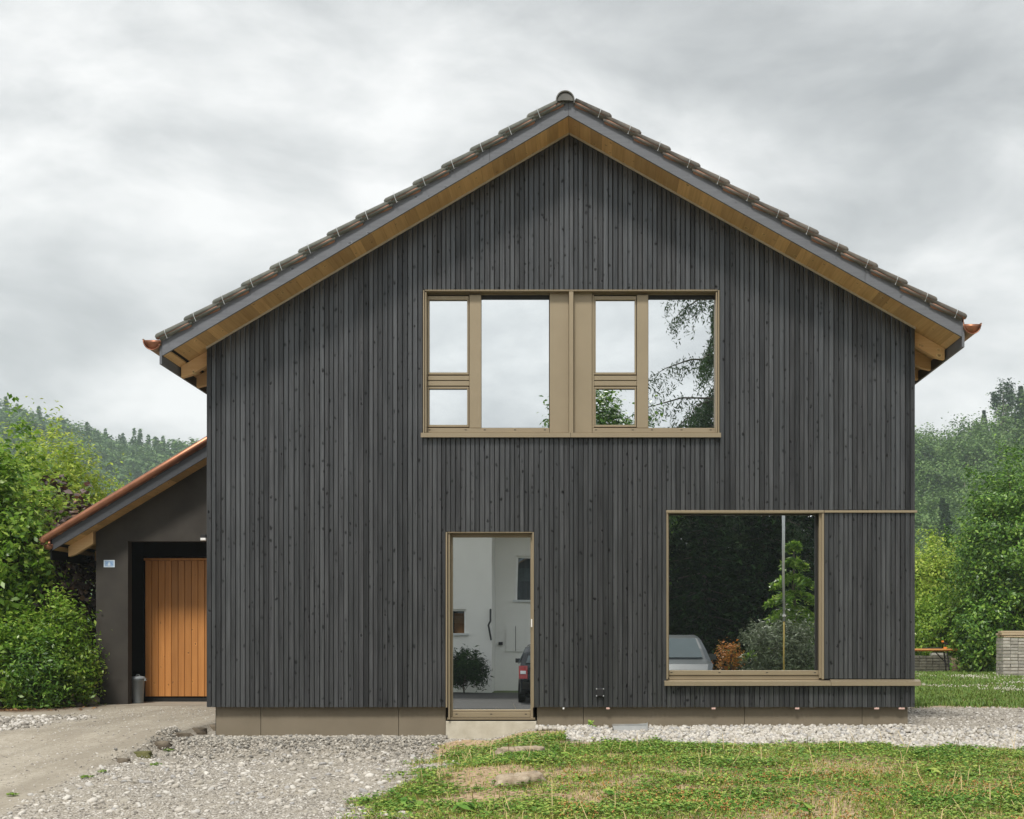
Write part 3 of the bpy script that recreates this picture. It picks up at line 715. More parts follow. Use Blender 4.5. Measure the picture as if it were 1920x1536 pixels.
for q in (856, 921, 986): bar('drain_slot', q - 2, q + 2, 1338.4, 1340, .079, .082, 'gasket', d, .0003)
pane(848.5, 994.5, 1007.6, 1330.9, .125, d)
bar('handle', 995.6, 998.0, 1161, 1176, .03, .058, 'white', d)

g = part_empty('picture_window', house); g['label'] = 'large square picture window reflecting trees and a parked car'
bar('reveal', 1249.6, 1252.6, 958, 1274, -.012, .2, 'bronze', g)
bar('head_trim', 1249, 1545.5, 956.8, 961.6, -.02, .2, 'bronze', g); bar('head_trim', 1546, 1720, 957, 961.4, -.026, .02, 'bronze', g)
bar('reveal', 1541, 1545.2, 962, 1274, -.010, .02, 'bronze', g); bar('guide_rail', 1536, 1540.6, 962, 1272, .022, .05, 'bronze', g); bar('jamb', 1533.6, 1541, 962, 1272, .09, .2, 'bronze_dark', g)
bar('frame_stile', 1252, 1254.2, 962, 1272, .06, .15, 'bronze', g); bar('frame_head', 1254.6, 1533, 962, 966, .08, .16, 'gasket', g); bar('frame_side', 1528.5, 1533.4, 966.2, 1257, .085, .16, 'gasket', g)
bar('frame_rail', 1254.6, 1536, 1257.3, 1266, .07, .16, 'bronze', g); bar('frame_rail', 1254.6, 1536, 1266.8, 1270, .078, .16, 'bronze_dark', g); bar('frame_rail', 1254.6, 1536, 1270.4, 1274, .07, .16, 'bronze', g)
for q in (1259, 1349, 1438, 1528): bar('drain_slot', q - 2, q + 2, 1260.6, 1262.2, .0692, .072, 'gasket', g, .0003)
pane(1254.4, 1528.3, 966.2, 1257.1, .11, g)
sill_piece(1246, 1558, 1278, 1286, .075, .12, g); sill_piece(1558.7, 1727, 1278, 1286, .075, .012, g)

# things in the room behind the picture window
t = thing('pendant_cable', 'black pendant cable with bare bulb holder hanging inside the picture window', 'lamp')
px_, yy = PX(1343, 1.6), 1.6
MB().tube([(px_, yy, 2.618), (px_ + .03, yy, 2.45), (px_ - .03, yy, 2.36), (px_ + .02, yy, 2.28), (px_ - .005, yy, 2.17)], .007, 6).build('cable', 'gasket', t)
MB().lathe([(.0, 2.17), (.022, 2.17), (.026, 2.12), (.03, 2.06), (.024, 2.03), (0, 2.03)], 12, px_ - .005, yy).build('bulb_holder', 'gasket', t, True)

# ------------------------------------------------------------------ metal light well edging in the pebbles
lw = thing('light_well', 'bent galvanised metal light well edging standing in the white pebbles', 'light well')
y = -.16; x0, x1 = PX(1149, y), PX(1214, y); zt = PZ(1358, y); 
m = MB(); 
m.add([(x0, y, zt - .015), (x1, y, zt + .01), (x1, y, zt - .30), (x0 + .09, y, zt - .30), (x0, y + .004, zt - .015), (x1, y + .004, zt + .01), (x1, y + .004, zt - .30), (x0 + .09, y + .004, zt - .30)],
      [(3, 2, 1, 0), (4, 5, 6, 7), (0, 1, 5, 4), (2, 3, 7, 6), (1, 2, 6, 5), (3, 0, 4, 7)])
m.build('front_sheet', 'steel', lw)
MB().box(x1 + .0005, x1 + .004, y, .08, zt - .3, zt + .012).build('side_sheet', 'steel', lw); MB().prism([(x0 - .004, zt - .014), (x0 - .0005, zt - .014), (x0 + .085, zt - .3), (x0 + .08, zt - .3)], y, .08).build('side_sheet', 'steel', lw)
MB().box(x0 + .002, x1 - .012, y - .008, y - .001, zt - .004, zt + .002).build('rolled_rim', 'steel', lw)
# ------------------------------------------------------------------ the garage
GY0 = 5.4; GV = 5.0                                               # wall plane, verge plane
gar = thing('garage', 'low anthracite rendered garage with copper edged lean-to roof at left of the house', 'garage')
g0x, g0z = PX(97.5, GV), PZ(1032.5, GV); g1x, g1z = PX(386, GV), PZ(857.5, GV); GS = (g1z - g0z) / (g1x - g0x)
def gsoff(x): return g0z + GS * (x - g0x)
GL, GO, GR, GT = PX(180, GY0), PX(240, GY0), WX0 + .018, PZ(1015, GY0)
MB().prism([(GL, -.2), (GO, -.2), (GO, gsoff(GO) - .002), (GL, gsoff(GL) - .002)], GY0, GY0 + .17).build('pillar', 'render', gar)
MB().prism([(GO + .0005, GT), (GR, GT), (GR, gsoff(GR) - .002), (GO + .0005, gsoff(GO) - .002)], GY0 + .0005, GY0 + .17).build('front_wall', 'render', gar)
MB().prism([(GL, -.2), (GL + .2, -.2), (GL + .2, gsoff(GL + .2) - .002), (GL, gsoff(GL) - .002)], GY0 + .172, 11.5).build('side_wall', 'render', gar)
DY = GY0 + .80
DX0, DZ1, DZ0 = PX(272, DY), PZ(1050, DY), PZ(1306, DY)
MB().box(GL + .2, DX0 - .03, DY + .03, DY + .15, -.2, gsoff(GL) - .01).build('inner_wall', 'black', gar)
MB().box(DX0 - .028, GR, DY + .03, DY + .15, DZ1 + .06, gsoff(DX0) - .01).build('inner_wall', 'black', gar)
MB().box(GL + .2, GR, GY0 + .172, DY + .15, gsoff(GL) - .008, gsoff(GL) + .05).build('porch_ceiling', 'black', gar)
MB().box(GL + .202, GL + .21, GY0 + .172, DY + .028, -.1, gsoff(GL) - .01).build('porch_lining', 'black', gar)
gd = part_empty('garage_door', gar); gd['label'] = 'orange vertical larch boarded garage door'
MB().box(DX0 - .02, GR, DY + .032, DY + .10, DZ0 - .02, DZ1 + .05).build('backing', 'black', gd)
pw = .1075
for k in range(24):
    xa = DX0 + k * pw
    if xa + pw > GR: break
    MB().bbox(xa + .003, xa + pw - .003, DY, DY + .03, DZ0, DZ1 - .012, .004).build('plank', 'larchdoor', gd)
MB().bbox(DX0 - .02, GR, DY - .006, DY + .031, DZ1 - .008, DZ1 + .03, .004).build('door_head', 'larchdoor', gd)
MB().box(DX0 - .02, GR, DY + .02, DY + .06, -.02, DZ0 - .02).build('floor_seal', 'gasket', gd)
groof = part_empty('lean_to_roof', gar)
def gstrip(x0, x1, lo, hi): return [(x0, gsoff(x0) + lo), (x1, gsoff(x1) + lo), (x1, gsoff(x1) + hi), (x0, gsoff(x0) + hi)]
MB().prism(gstrip(g0x, GR, 0, .175), GV, GV + .03).build('verge_board', 'barge_dark', groof)
MB().prism(gstrip(g0x + .004, GR, .024, .17), GV + .032, 11.6).build('roof_deck', 'sheathing', groof)
k = 0; x = g0x + .17
while x < GR:
    x1 = min(x + .125, GR) - .002
    MB().prism(gstrip(x, x1, 0, .02), GV + .032, GY0 if x > GL else 11.5).build('soffit_board', 'soffit', groof); x += .125
MB().prism(gstrip(g0x + .012, g0x + .08, 0, .02), GV + .032, 11.5).build('soffit_board', 'soffit', groof)
for k in range(5):
    y = GY0 + .18 + k * 1.1; xe = g0x + .14
    MB().prism([(xe, gsoff(xe) - .002), (GL + .0, gsoff(GL) - .002), (GL + .0, gsoff(GL) - .19), (xe + .10, gsoff(xe + .10) - .19), (xe, gsoff(xe) - .16)], y - .3, y - .2).build('rafter', 'rafter', groof)
MB().box(g0x - .03, g0x - .002, GV + .001, 11.6, gsoff(g0x) - .14, gsoff(g0x) + .16).build('eave_fascia', 'black', groof)
# copper capping along the verge, rolled edge, gutter
cz = .245
pts = [(x_, GV - .035, gsoff(x_) + cz) for x_ in (g0x - .10, g0x + .6, g0x + 1.4, GR)]
MB().tube([(g0x - .155, GV - .035, gsoff(g0x - .1) + cz - .09)] + [(g0x - .14, GV - .035, gsoff(g0x - .12) + cz - .03)] + pts, .054, 12).build('copper_roll', 'copper', groof, True)
MB().prism(gstrip(g0x - .06, GR, .177, .235), GV - .02, 11.6).build('copper_sheet', 'copper', groof)
for k in range(9):
    xk = g0x + .12 + k * .36
    MB().prism([(xk, gsoff(xk) + .165), (xk + .16, gsoff(xk + .16) + .195), (xk, gsoff(xk) + .195)], GV - .016, GV - .001).build('tile_lip', 'tile_raw', groof)
gxc, gz0, r = PX(91, GV), PZ(1023, GV), .068
prof = [(gxc + r * math.cos(a), gz0 + r * math.sin(a)) for a in np.linspace(math.pi * .95, 2 * math.pi + .3, 15)]
gg = MB().prism(prof, GV - .03, 11.5).build('gutter', 'copper', groof, True)
MB().lathe([(0, .03), (.02, .022), (.026, 0), (.02, -.022), (0, -.03)], 10, gxc + .03, GV - .045).build('gutter_knob', 'copper', gg, True).location = (0, 0, gz0 + .03)
MB().bbox(PX(379, GY0), PX(389, GY0), GY0 - .09, GY0 - .001, PZ(1009, GY0), PZ(1003, GY0), .006).build('porch_lamp', 'darksteel', gar)
MB().bbox(PX(379, GY0), PX(389, GY0), GY0 - .10, GY0 - .002, PZ(1014.4, GY0), PZ(1009.6, GY0), .006).build('lamp_diffuser', 'white', gar)
tag(MB().box(GL, GR, GY0 - .3, DY + .03, -.12, .012).build('garage_apron', 'drive_slab'), 'thin dusty concrete apron before the garage door', None, None, 'structure')
# plate on the pillar: pale border, blue field, pale peak
pa, pb, pt, pbm = 195.3, 215.8, 1050.4, 1064
sg = thing('wall_plate', 'small pale blue enamel plate on the garage pillar', 'sign', loc=(PX(205, GY0), GY0 - .003, PZ(1057, GY0)))
def plate(w_, h_, y0, m, nm, poly=None):
    poly = poly or [(-w_, -h_), (w_, -h_), (w_, h_), (-w_, h_)]
    return MB().prism(poly, y0 - .003, y0).build(nm, m, sg)
W_, H_ = (pb - pa) / 2 / S(GY0), (pbm - pt) / 2 / S(GY0)
plate(W_, H_, 0, 'plate_white', 'plate'); plate(W_ * .8, H_ * .72, -.0035, 'plate_blue', 'blue_field')
plate(0, 0, -.007, 'plate_white', 'pale_mark', [(-.022, -.032), (.022, -.032), (.012, .015), (0, .022), (-.010, .012)])
plate(0, 0, -.007, 'plate_mid', 'blue_stroke', [(.024, .02), (.034, .022), (.058, -.018), (.05, -.02)])
plate(0, 0, -.007, 'plate_mid', 'blue_stroke', [(-.03, .022), (-.022, .024), (-.036, -.004), (-.046, -.004)])

# bin in the porch
bx, by = PX(258.5, 5.72), 5.72
bn = thing('rubbish_bin', 'small grey plastic bin with clip-on lid beside the garage door', 'bin', loc=(bx, by, .014))
MB().lathe([(0, 0), (.080, 0), (.085, .01), (.103, .36), (.112, .365), (.112, .385), (.105, .385), (.1, .37), (0, .37)], 24).build('body', 'bingrey', bn, True)
MB().lathe([(.118, .386), (.118, .402), (.10, .42), (.04, .432), (0, .434)], 24).build('lid', 'bingrey', bn, True)
MB().tube([(-.03, 0, .432), (-.02, 0, .452), (.02, 0, .452), (.03, 0, .432)], .007, 6).build('lid_grip', 'bingrey', bn)
for s_ in (-1, 1): MB().box(s_ * .108, s_ * .135, -.03, .03, .355, .392).build('handle', 'bingrey', bn)

# ------------------------------------------------------------------ foliage builders
def unit(n, r=None):
    v = (r or rng).normal(size=(n, 3)); return v / np.linalg.norm(v, axis=1, keepdims=True)
def leaves(P, Nrm, size, aspect=.5, var=.5, droop=0.0):
    """kite-shaped leaves at points P facing roughly Nrm -> vertices (4n,3), quads"""
    n = len(P); a = unit(n); d = np.cross(Nrm, a); d /= np.linalg.norm(d, axis=1, keepdims=True) + 1e-9
    d[:, 2] -= droop; d /= np.linalg.norm(d, axis=1, keepdims=True) + 1e-9
    t = np.cross(Nrm, d); t /= np.linalg.norm(t, axis=1, keepdims=True) + 1e-9
    s = size * (1 + rng.uniform(-var, var, n))[:, None]
    nn = np.cross(d, t)
    v = np.stack([P - d * s * .5, P + t * s * aspect * .5 - d * s * .05 + nn * s * .08, P + d * s * .5, P - t * s * aspect * .5 - d * s * .05 + nn * s * .08], 1)
    return v.reshape(-1, 3), np.arange(4 * n).reshape(n, 4)
def clumps(centre, rad, ncl, per, spread, up=.5, shell=.55, zlo=-1.0, flat=1.0):
    """leaf points in uneven clumps over an ellipsoid crown; returns points, normals, clump centres"""
    c = unit(ncl * 3); c = c[c[:, 2] > zlo][:ncl]
    rr = shell + (1.06 - shell) * rng.random(len(c)) ** .6
    bump = .72 + .5 * rng.random(len(c))
    C = np.array(centre) + c * (rr * bump)[:, None] * np.array(rad)
    idx = rng.integers(0, len(C), ncl * per)
    off = rng.normal(size=(len(idx), 3)) * spread * np.array([1, 1, flat]) * (.6 + .8 * rng.random(len(C)))[idx][:, None]
    P = C[idx] + off
    out = (P - np.array(centre)) / np.array(rad); out /= np.linalg.norm(out, axis=1, keepdims=True) + 1e-9
    Nn = out * .6 + np.array([0, 0, up]) + unit(len(P)) * .7
    Nn /= np.linalg.norm(Nn, axis=1, keepdims=True)
    return P, Nn, C
def limbs(mb, base, C, k, r0, top, seed=0):
    """tapered trunk and limbs from base to some of the clump centres C"""
    rn = random.Random(seed); base = Vector(base); top = Vector(top)
    mb.tube([base, base.lerp(top, .35) + Vector((rn.uniform(-.08, .08), rn.uniform(-.08, .08), 0)), base.lerp(top, .7), top], [r0, r0 * .75, r0 * .5, r0 * .2], 8)
    for i in rn.sample(range(len(C)), min(k, len(C))):
        e = Vector(C[i]); f = min(.85, max(.12, (e.z - base.z) / max(.1, top.z - base.z) * rn.uniform(.35, .75)))
        s = base.lerp(top, f); mid = s.lerp(e, .5) + Vector((0, 0, .08 * (e - s).length))
        mb.tube([s, mid, e], [r0 * .38 * (1 - f * .5), r0 * .22, r0 * .06], 5, False)
def shoots(C, centre, n, length, per, spread, rise=.6):
    """loose leafy shoots that break the outline"""
    P = []; Nn = []
    for i in rng.integers(0, len(C), n):
        d = C[i] - np.array(centre); d = d / (np.linalg.norm(d) + 1e-6) * .6 + np.array([0, 0, rise]) + unit(1)[0] * .35; d /= np.linalg.norm(d)
        l = length * rng.uniform(.5, 1.2); s = np.linspace(0, 1, per)
        P.append(C[i] + d * (s * l)[:, None] + rng.normal(size=(per, 3)) * spread); Nn.append(unit(per) * .6 + np.array([0, 0, .7]))
    P = np.concatenate(P); Nn = np.concatenate(Nn); return P, Nn / np.linalg.norm(Nn, axis=1, keepdims=True)
def plant(name, label, cat, loc, height_, rad, ncl, per, spread, leafsize, mat, zlo=-.75, trunk=.05, group=None, aspect=.5, shell=.5, nshoot=0, slen=.5, base_h=0.0, limb_n=14, flat=1.0, up=.5, droop=0.0, kind_parts=('crown', 'trunk')):
    t = thing(name, label, cat, group, loc=loc)
    c = (0, 0, base_h + (height_ - base_h) / 2); rd = (rad, rad, (height_ - base_h) / 2)
    P, Nn, C = clumps(c, rd, ncl, per, spread, up, shell, zlo, flat)
    if nshoot:
        P2, N2 = shoots(C, c, nshoot, slen, 16, .035); P = np.concatenate([P, P2]); Nn = np.concatenate([Nn, N2])
    P[:, 2] = np.maximum(P[:, 2], .03)
    V, F = leaves(P, Nn, leafsize, aspect, droop=droop)
    npmesh(kind_parts[0], V, F, mat, t)
    mb = MB(); limbs(mb, (0, 0, -.1), C, limb_n, trunk, (0.05, 0.03, height_ * .8), len(label)); mb.build(kind_parts[1], 'bark', t, True)
    return t
def conifer(name, label, loc, height_, rad, mat, layers=22, per=34, needle=.22, trunk=.12, group=None, droop=.25, base=.08, asp=.28):
    t = thing(name, label, 'tree', group, loc=loc); P = []; Nn = []; mb = MB()
    mb.tube([(0, 0, -.1), (0, 0, height_ * .6), (0, 0, height_ * .98)], [trunk, trunk * .55, .01], 8)
    for i in range(layers):
        f = (i + .5) / layers; z = height_ * (base + (1 - base) * f); r = rad * (1 - f) ** .8 * rng.uniform(.75, 1.1) + .08
        nb = max(5, int(11 * (1 - f) + 4)); a0 = rng.uniform(0, 6.28)
        for b_ in range(nb):
            a = a0 + 6.283 * b_ / nb + rng.uniform(-.25, .25); rl = r * rng.uniform(.75, 1.12)
            d = np.array([math.cos(a), math.sin(a), 0])
            s = rng.random(per) ** .7; zz = z + .12 * rl - droop * rl * s ** 1.3 * 1.4
            side = np.array([-d[1], d[0], 0])
            p = d * (s * rl)[:, None] + side * (rng.normal(size=per) * .16 * rl * (1.1 - s))[:, None]; p[:, 2] = zz + rng.normal(size=per) * .05 - .05
            P.append(p); n_ = unit(per) * .55 + np.array([0, 0, .8]); Nn.append(n_)
            if b_ % 2 == 0: mb.tube([(0, 0, z), tuple(d * rl * .85 + np.array([0, 0, z - droop * rl * .7]))], [.03 * (1 - f) + .008, .005], 4, False)
    P = np.concatenate(P); Nn = np.concatenate(Nn); Nn /= np.linalg.norm(Nn, axis=1, keepdims=True); P[:, 2] = np.maximum(P[:, 2], .05)
    V, F = leaves(P, Nn, needle, asp, droop=.3); npmesh('crown', V, F, mat, t); mb.build('trunk', 'bark', t, True)
    return t

M['lf_green'] = leafmat('leaf_green', [(.05, .12, .012), (.13, .27, .024), (.26, .44, .05), (.50, .62, .13)], spec=.55, rough=.34, trans=.48)
M['lf_light'] = leafmat('leaf_light_green', [(.13, .24, .025), (.28, .42, .05), (.44, .56, .085), (.58, .62, .16)], trans=.38)
M['lf_dark'] = leafmat('leaf_dark_green', [(.022, .07, .010), (.06, .15, .018), (.14, .29, .035), (.32, .48, .075)], spec=.5, rough=.4)
M['lf_copper'] = leafmat('leaf_copper', [(.025, .014, .014), (.055, .030, .026), (.09, .06, .055), (.19, .14, .13), (.30, .15, .03)], trans=.12, spec=.6, rough=.4)
M['lf_mid'] = leafmat('leaf_mid_green', [(.07, .16, .014), (.16, .31, .028), (.28, .45, .055), (.50, .62, .12)], trans=.46, spec=.5, rough=.36)
M['lf_olive'] = leafmat('leaf_olive', [(.08, .105, .05), (.15, .19, .10), (.24, .29, .17)], trans=.15)
M['lf_orange'] = leafmat('petal_orange', [(.50, .16, .015), (.62, .26, .03), (.12, .16, .03)], trans=.2)
M['lf_needle'] = leafmat('needles', [(.008, .022, .007), (.018, .045, .012), (.04, .085, .02)], trans=.1, spec=.15, rough=.7)
M['lf_larch'] = leafmat('larch_needles', [(.025, .055, .018), (.05, .095, .03), (.08, .14, .045)], trans=.2)
M['lf_hill'] = leafmat('hill_leaf', [(.05, .11, .03), (.095, .18, .048), (.15, .25, .072), (.23, .33, .11)], nscale=.06)
M['lf_hillcon'] = leafmat('hill_needle', [(.02, .05, .018), (.04, .085, .028), (.065, .115, .038)], nscale=.06)

# hedge and shrubs at the left, in front of and behind the garage
def gp(px, y): return (PX(px, y), y, gh(PX(px, y), y))
plant('hedge_shrub', 'tall leafy green hedge shrub at the left picture edge', 'shrub', gp(-6, 5.6), 4.1, .86, 420, 46, .115, .105, 'lf_green', zlo=-.95, trunk=.07, nshoot=70, slen=.5)
plant('hedge_shrub', 'broad green hedge shrub beyond the left picture edge', 'shrub', (-11.2, 5.2, 0), 4.3, 1.2, 200, 55, .2, .09, 'lf_green', zlo=-.95, trunk=.07, nshoot=30)
plant('feathery_tree', 'light yellow green feathery tree rising behind the garage roof', 'tree', gp(118, 9.2), 4.75, .98, 330, 46, .115, .085, 'lf_light', zlo=-.6, trunk=.08, nshoot=150, slen=.75, base_h=1.2, aspect=.36, shell=.45)
plant('feathery_tree', 'light green tree at far left behind the hedge', 'tree', gp(16, 10.2), 4.6, 1.1, 260, 46, .15, .10, 'lf_mid', zlo=-.6, trunk=.08, nshoot=60, slen=.6, base_h=1.0)
plant('copper_shrub', 'dark copper leaved shrub under the garage eave', 'shrub', gp(112, 6.6), 3.3, .78, 150, 36, .14, .115, 'lf_copper', zlo=-.95, trunk=.05, aspect=.7, nshoot=14, slen=.5)
plant('garden_shrub', 'bright green arching shrub against the garage pillar', 'shrub', gp(112, 4.9), 1.75, .44, 170, 40, .085, .068, 'lf_mid', zlo=-.9, trunk=.03, nshoot=36, slen=.34, aspect=.4)
plant('garden_shrub', 'dense low dark green shrub at the foot of the garage pillar', 'shrub', gp(147, 5.0), 1.05, .27, 90, 40, .07, .058, 'lf_green', zlo=-.95, trunk=.03)
plant('garden_shrub', 'low sprawling green shrub with pale twigs at the hedge foot', 'shrub', gp(66, 4.5), 1.0, .5, 150, 40, .085, .06, 'lf_dark', zlo=-.95, trunk=.03, nshoot=40, slen=.4, aspect=.4)
plant('garden_shrub', 'small rounded green shrub at lower left corner of hedge', 'shrub', gp(2, 4.4), 1.3, .55, 140, 40, .09, .072, 'lf_green', zlo=-.95, trunk=.03, nshoot=16)
# stones by the pillar
def rock(name, label, cat, loc, sz, mat, seed, group=None, parent=None, rough=0.0):
    rn = np.random.default_rng(seed)
    V, F = ico(3); n = np.sin(V @ rn.normal(size=(3, 4)) * 2.2 + rn.uniform(0, 6, 4)).sum(1) * .06 + rough * np.sin(V @ rn.normal(size=(3, 9)) * 6.0 + rn.uniform(0, 6, 9)).sum(1)
    if rough: V = np.sign(V) * np.abs(V) ** .6
    V = V * (1 + n)[:, None] * np.array(sz); o = npmesh(name, V, F, mat, parent, True); o.location = loc; o.rotation_euler.z = rn.uniform(0, 3)
    return tag(o, label, cat, group)
def ico(sub):
    t = (1 + 5 ** .5) / 2
    v = np.array([(-1, t, 0), (1, t, 0), (-1, -t, 0), (1, -t, 0), (0, -1, t), (0, 1, t), (0, -1, -t), (0, 1, -t), (t, 0, -1), (t, 0, 1), (-t, 0, -1), (-t, 0, 1)], float)
    v /= np.linalg.norm(v[0])
    f = [(0, 11, 5), (0, 5, 1), (0, 1, 7), (0, 7, 10), (0, 10, 11), (1, 5, 9), (5, 11, 4), (11, 10, 2), (10, 7, 6), (7, 1, 8), (3, 9, 4), (3, 4, 2), (3, 2, 6), (3, 6, 8), (3, 8, 9), (4, 9, 5), (2, 4, 11), (6, 2, 10), (8, 6, 7), (9, 8, 1)]
    for _ in range(sub - 1):
        cache = {}; v = list(map(tuple, v)); nf = []
        def mid(a, b):
            k = (min(a, b), max(a, b))
            if k not in cache:
                p = np.array(v[a]) + np.array(v[b]); p /= np.linalg.norm(p); cache[k] = len(v); v.append(tuple(p))
            return cache[k]
        for a, b, c in f:
            ab, bc, ca = mid(a, b), mid(b, c), mid(c, a); nf += [(a, ab, ca), (b, bc, ab), (c, ca, bc), (ab, bc, ca)]
        f = nf; v = np.array(v)
    return np.array(v), np.array(f)
M['rock'] = simple('boulder', (.24, .22, .17), (.36, .34, .28), rough=.95, scale=7, bump=.5, bscale=50)
rock('boulder', 'rounded tan boulder at the garage pillar corner', 'rock', (PX(170, 5.2), 5.2, .06), (.13, .14, .16), 'rock', 3)
rock('boulder', 'flat dark stone lying left of the tan boulder', 'rock', (PX(144, 4.95), 4.95, .015), (.17, .10, .07), 'bark', 4)
# edging stones between driveway and gravel
for i, (px, py) in enumerate([(388, 1349), (371, 1354), (352, 1361), (335, 1369), (318, 1377), (302, 1386), (280, 1394)]):
    yv = CAM_Z * FPX / (py - VY) - CAM_D
    mossy = i == 5
    rock('edging_stone', 'mossy green edging stone at the driveway rim' if mossy else ('flat tan edging stone at the near end of the driveway rim' if i == 6 else ['dark edging stone nearest the house corner on the driveway rim', 'second dark edging stone from the house corner', 'third dark edging stone from the house corner', 'fourth dark edging stone from the house corner', 'fifth dark edging stone from the house corner, beside the mossy one'][min(i, 4)]), 'edging stone',
         (-4.66 + .03 * (i % 2), yv, gh(-4.8, yv) - .088), (.15, .075, .055), 'moss' if mossy else 'shaded_edge_stone', 20 + i, 'edging stones along the driveway rim', None, .035).rotation_euler.z = random.uniform(-.3, .3)

# ------------------------------------------------------------------ right: tree, shrubs, table, paving stacks
plant('leafy_tree', 'large dark green tree with bright leaf tips at the right picture edge', 'tree', gp(1905, 24.5), 6.2, 1.8, 600, 72, .17, .112, 'lf_dark', zlo=-.98, trunk=.12, nshoot=170, slen=.8, shell=.5, aspect=.5, limb_n=20)
plant('leafy_tree', 'green broadleaf tree behind the paving stack beyond the right edge', 'tree', (16.6, 25, 0), 6.0, 2.2, 260, 55, .3, .15, 'lf_dark', zlo=-.95, trunk=.12, nshoot=40)
plant('light_shrub', 'pale green shrub beside the right house corner', 'shrub', gp(1735, 28.5), 4.3, 1.2, 320, 66, .15, .105, 'lf_light', zlo=-.95, trunk=.07, nshoot=50, slen=.6)
plant('light_shrub', 'pale green shrub between house corner and the dark tree', 'shrub', gp(1800, 29.5), 4.1, 1.2, 300, 66, .15, .105, 'lf_light', zlo=-.95, trunk=.07, nshoot=50, slen=.6)
plant('light_shrub', 'mid green bushy shrub just behind the folding table', 'shrub', gp(1772, 26.2), 2.3, 1.1, 280, 60, .13, .095, 'lf_mid', zlo=-.95, trunk=.05, nshoot=40)
plant('light_shrub', 'dark green bush at the foot of the large tree beside the paving stack', 'shrub', gp(1838, 23.2), 2.0, .7, 180, 42, .12, .12, 'lf_dark', zlo=-.95, trunk=.05, nshoot=30)
plant('light_shrub', 'mid green shrub tucked behind the right house wall', 'shrub', gp(1660, 27.5), 3.6, 1.2, 150, 50, .22, .13, 'lf_mid', zlo=-.95, trunk=.06)
TY = 23.7
tb = thing('folding_table', 'orange wooden beer table with dark folding legs on the back lawn', 'table', loc=(PX(1803, TY) - 1.1, TY, gh(10, TY)))
MB().bbox(-1.1, 1.1, -.25, .25, .70, .738, .008).build('tabletop', 'orangewood', tb); MB().box(-1.05, 1.05, -.2, .2, .67, .6985).build('underframe', 'orangewood', tb)
for sx_ in (-.78, .62):
    for sy_ in (-.18, .18): MB().tube([(sx_, sy_, .67), (sx_ + .08, sy_, 0)], .02, 6).build('leg', 'darksteel', tb)
    MB().tube([(sx_ + .05, -.2, .25), (sx_ + .05, .2, .25)], .015, 6).build('cross_bar', 'darksteel', tb); MB().tube([(sx_ - .32 * (1 if sx_ > 0 else -1), 0, .67), (sx_ + .05, 0, .27)], .018, 6).build('brace', 'darksteel', tb)
zt_ = gh(10, TY) + .739
tag(MB().bbox(10.05, 10.6, TY - .1, TY + .12, zt_, zt_ + .035, .004).build('flat_case', 'darksteel'), 'flat dark case lying on the folding table', 'case')
dr = thing('power_tool', 'small dark tool with orange grip standing on the folding table', 'tool', loc=(10.72, TY, zt_))
MB().bbox(-.05, .05, -.03, .03, 0, .05, .004).build('battery', 'orangeplastic', dr); MB().tube([(0, 0, .05), (.0, 0, .15)], .022, 8).build('grip', 'darksteel', dr)
MB().tube([(.10, 0, .12), (-.02, 0, .17), (-.08, 0, .19)], .03, 8).build('motor_body', 'darksteel', dr); MB().box(-.11, -.05, -.03, .03, .19, .24).build('orange_cap', 'orangeplastic', dr)
def paver_mesh():
    m = MB(); a, b_, c_ = .097, .097, .0385; e = .012
    m.add([(-a, -b_ + e, -c_), (a, -b_ + e, -c_), (a, b_, -c_), (-a, b_, -c_), (-a + e, -b_, -c_ + e), (a - e, -b_, -c_ + e), (a - e, -b_, c_ - e), (-a + e, -b_, c_ - e), (-a, -b_ + e, c_), (a, -b_ + e, c_), (a, b_, c_), (-a, b_, c_)],
          [(0, 3, 2, 1), (8, 9, 10, 11), (0, 1, 5, 4), (4, 5, 6, 7), (7, 6, 9, 8), (1, 2, 10, 9), (2, 3, 11, 10), (3, 0, 8, 11), (0, 4, 7, 8), (1, 9, 6, 5)])
    return m.mesh('paver', 'paver')
paver_m = paver_mesh(); dark_m = paver_m.copy(); dark_m.materials[0] = M['paver_shaded']
def paver_stack(label, x0, y0, nx_, ny_, nz_, z0, rz=0.0, pm=None):
    pm = pm or paver_m
    s = thing('paving_stone_stack', label, 'stone stack', loc=(x0, y0, z0), rz=rz)
    for k in range(nz_):
        for j in range(ny_):
            for i in range(nx_):
                if 0 < i and 0 < j < ny_ - 1 and k < nz_ - 1: continue          # hidden inside
                o = link(bpy.data.objects.new('paver', pm), s)
                o.location = (.1 + i * .2 + random.uniform(-.006, .006), .1 + j * .2 + random.uniform(-.006, .006), .044 + k * .088 + .012 * math.sin(i * .9 + k * .25) * (k / 12))
                o.rotation_euler.z = random.uniform(-.03, .03)
    return s
sx0 = PX(1881, 19.6)
paver_stack('tall stack of pale grey paving stones at the right edge', sx0, 19.6, 6, 3, 12, gh(sx0, 19.6) - .01)
zst = gh(sx0, 19.6) - .01 + 12 * .088
for i, (dx, dy, dz, ln) in enumerate(((.03, .02, .012, 1.5), (.02, .32, .012, 1.5), (-.03, .0, .072, 1.7), (-.03, .30, .072, 1.6), (-.05, .04, .132, 1.6))):
    tag(MB().bbox(sx0 + dx, sx0 + dx + ln, 19.6 + dy, 19.6 + dy + .22, zst + dz + .002, zst + dz + .056, .004).build('timber_board', 'oldboard'), ['lowest front timber board on the tall paving stack', 'lowest rear timber board on the tall paving stack', 'middle front timber board on the tall paving stack', 'middle rear timber board on the tall paving stack', 'topmost timber board on the tall paving stack'][i], 'board', 'boards on the paving stack')
paver_stack('low dark stack of paving stones behind the folding table', PX(1700, 25.0), 25.0, 8, 3, 6, gh(11, 25) - .01, pm=dark_m)
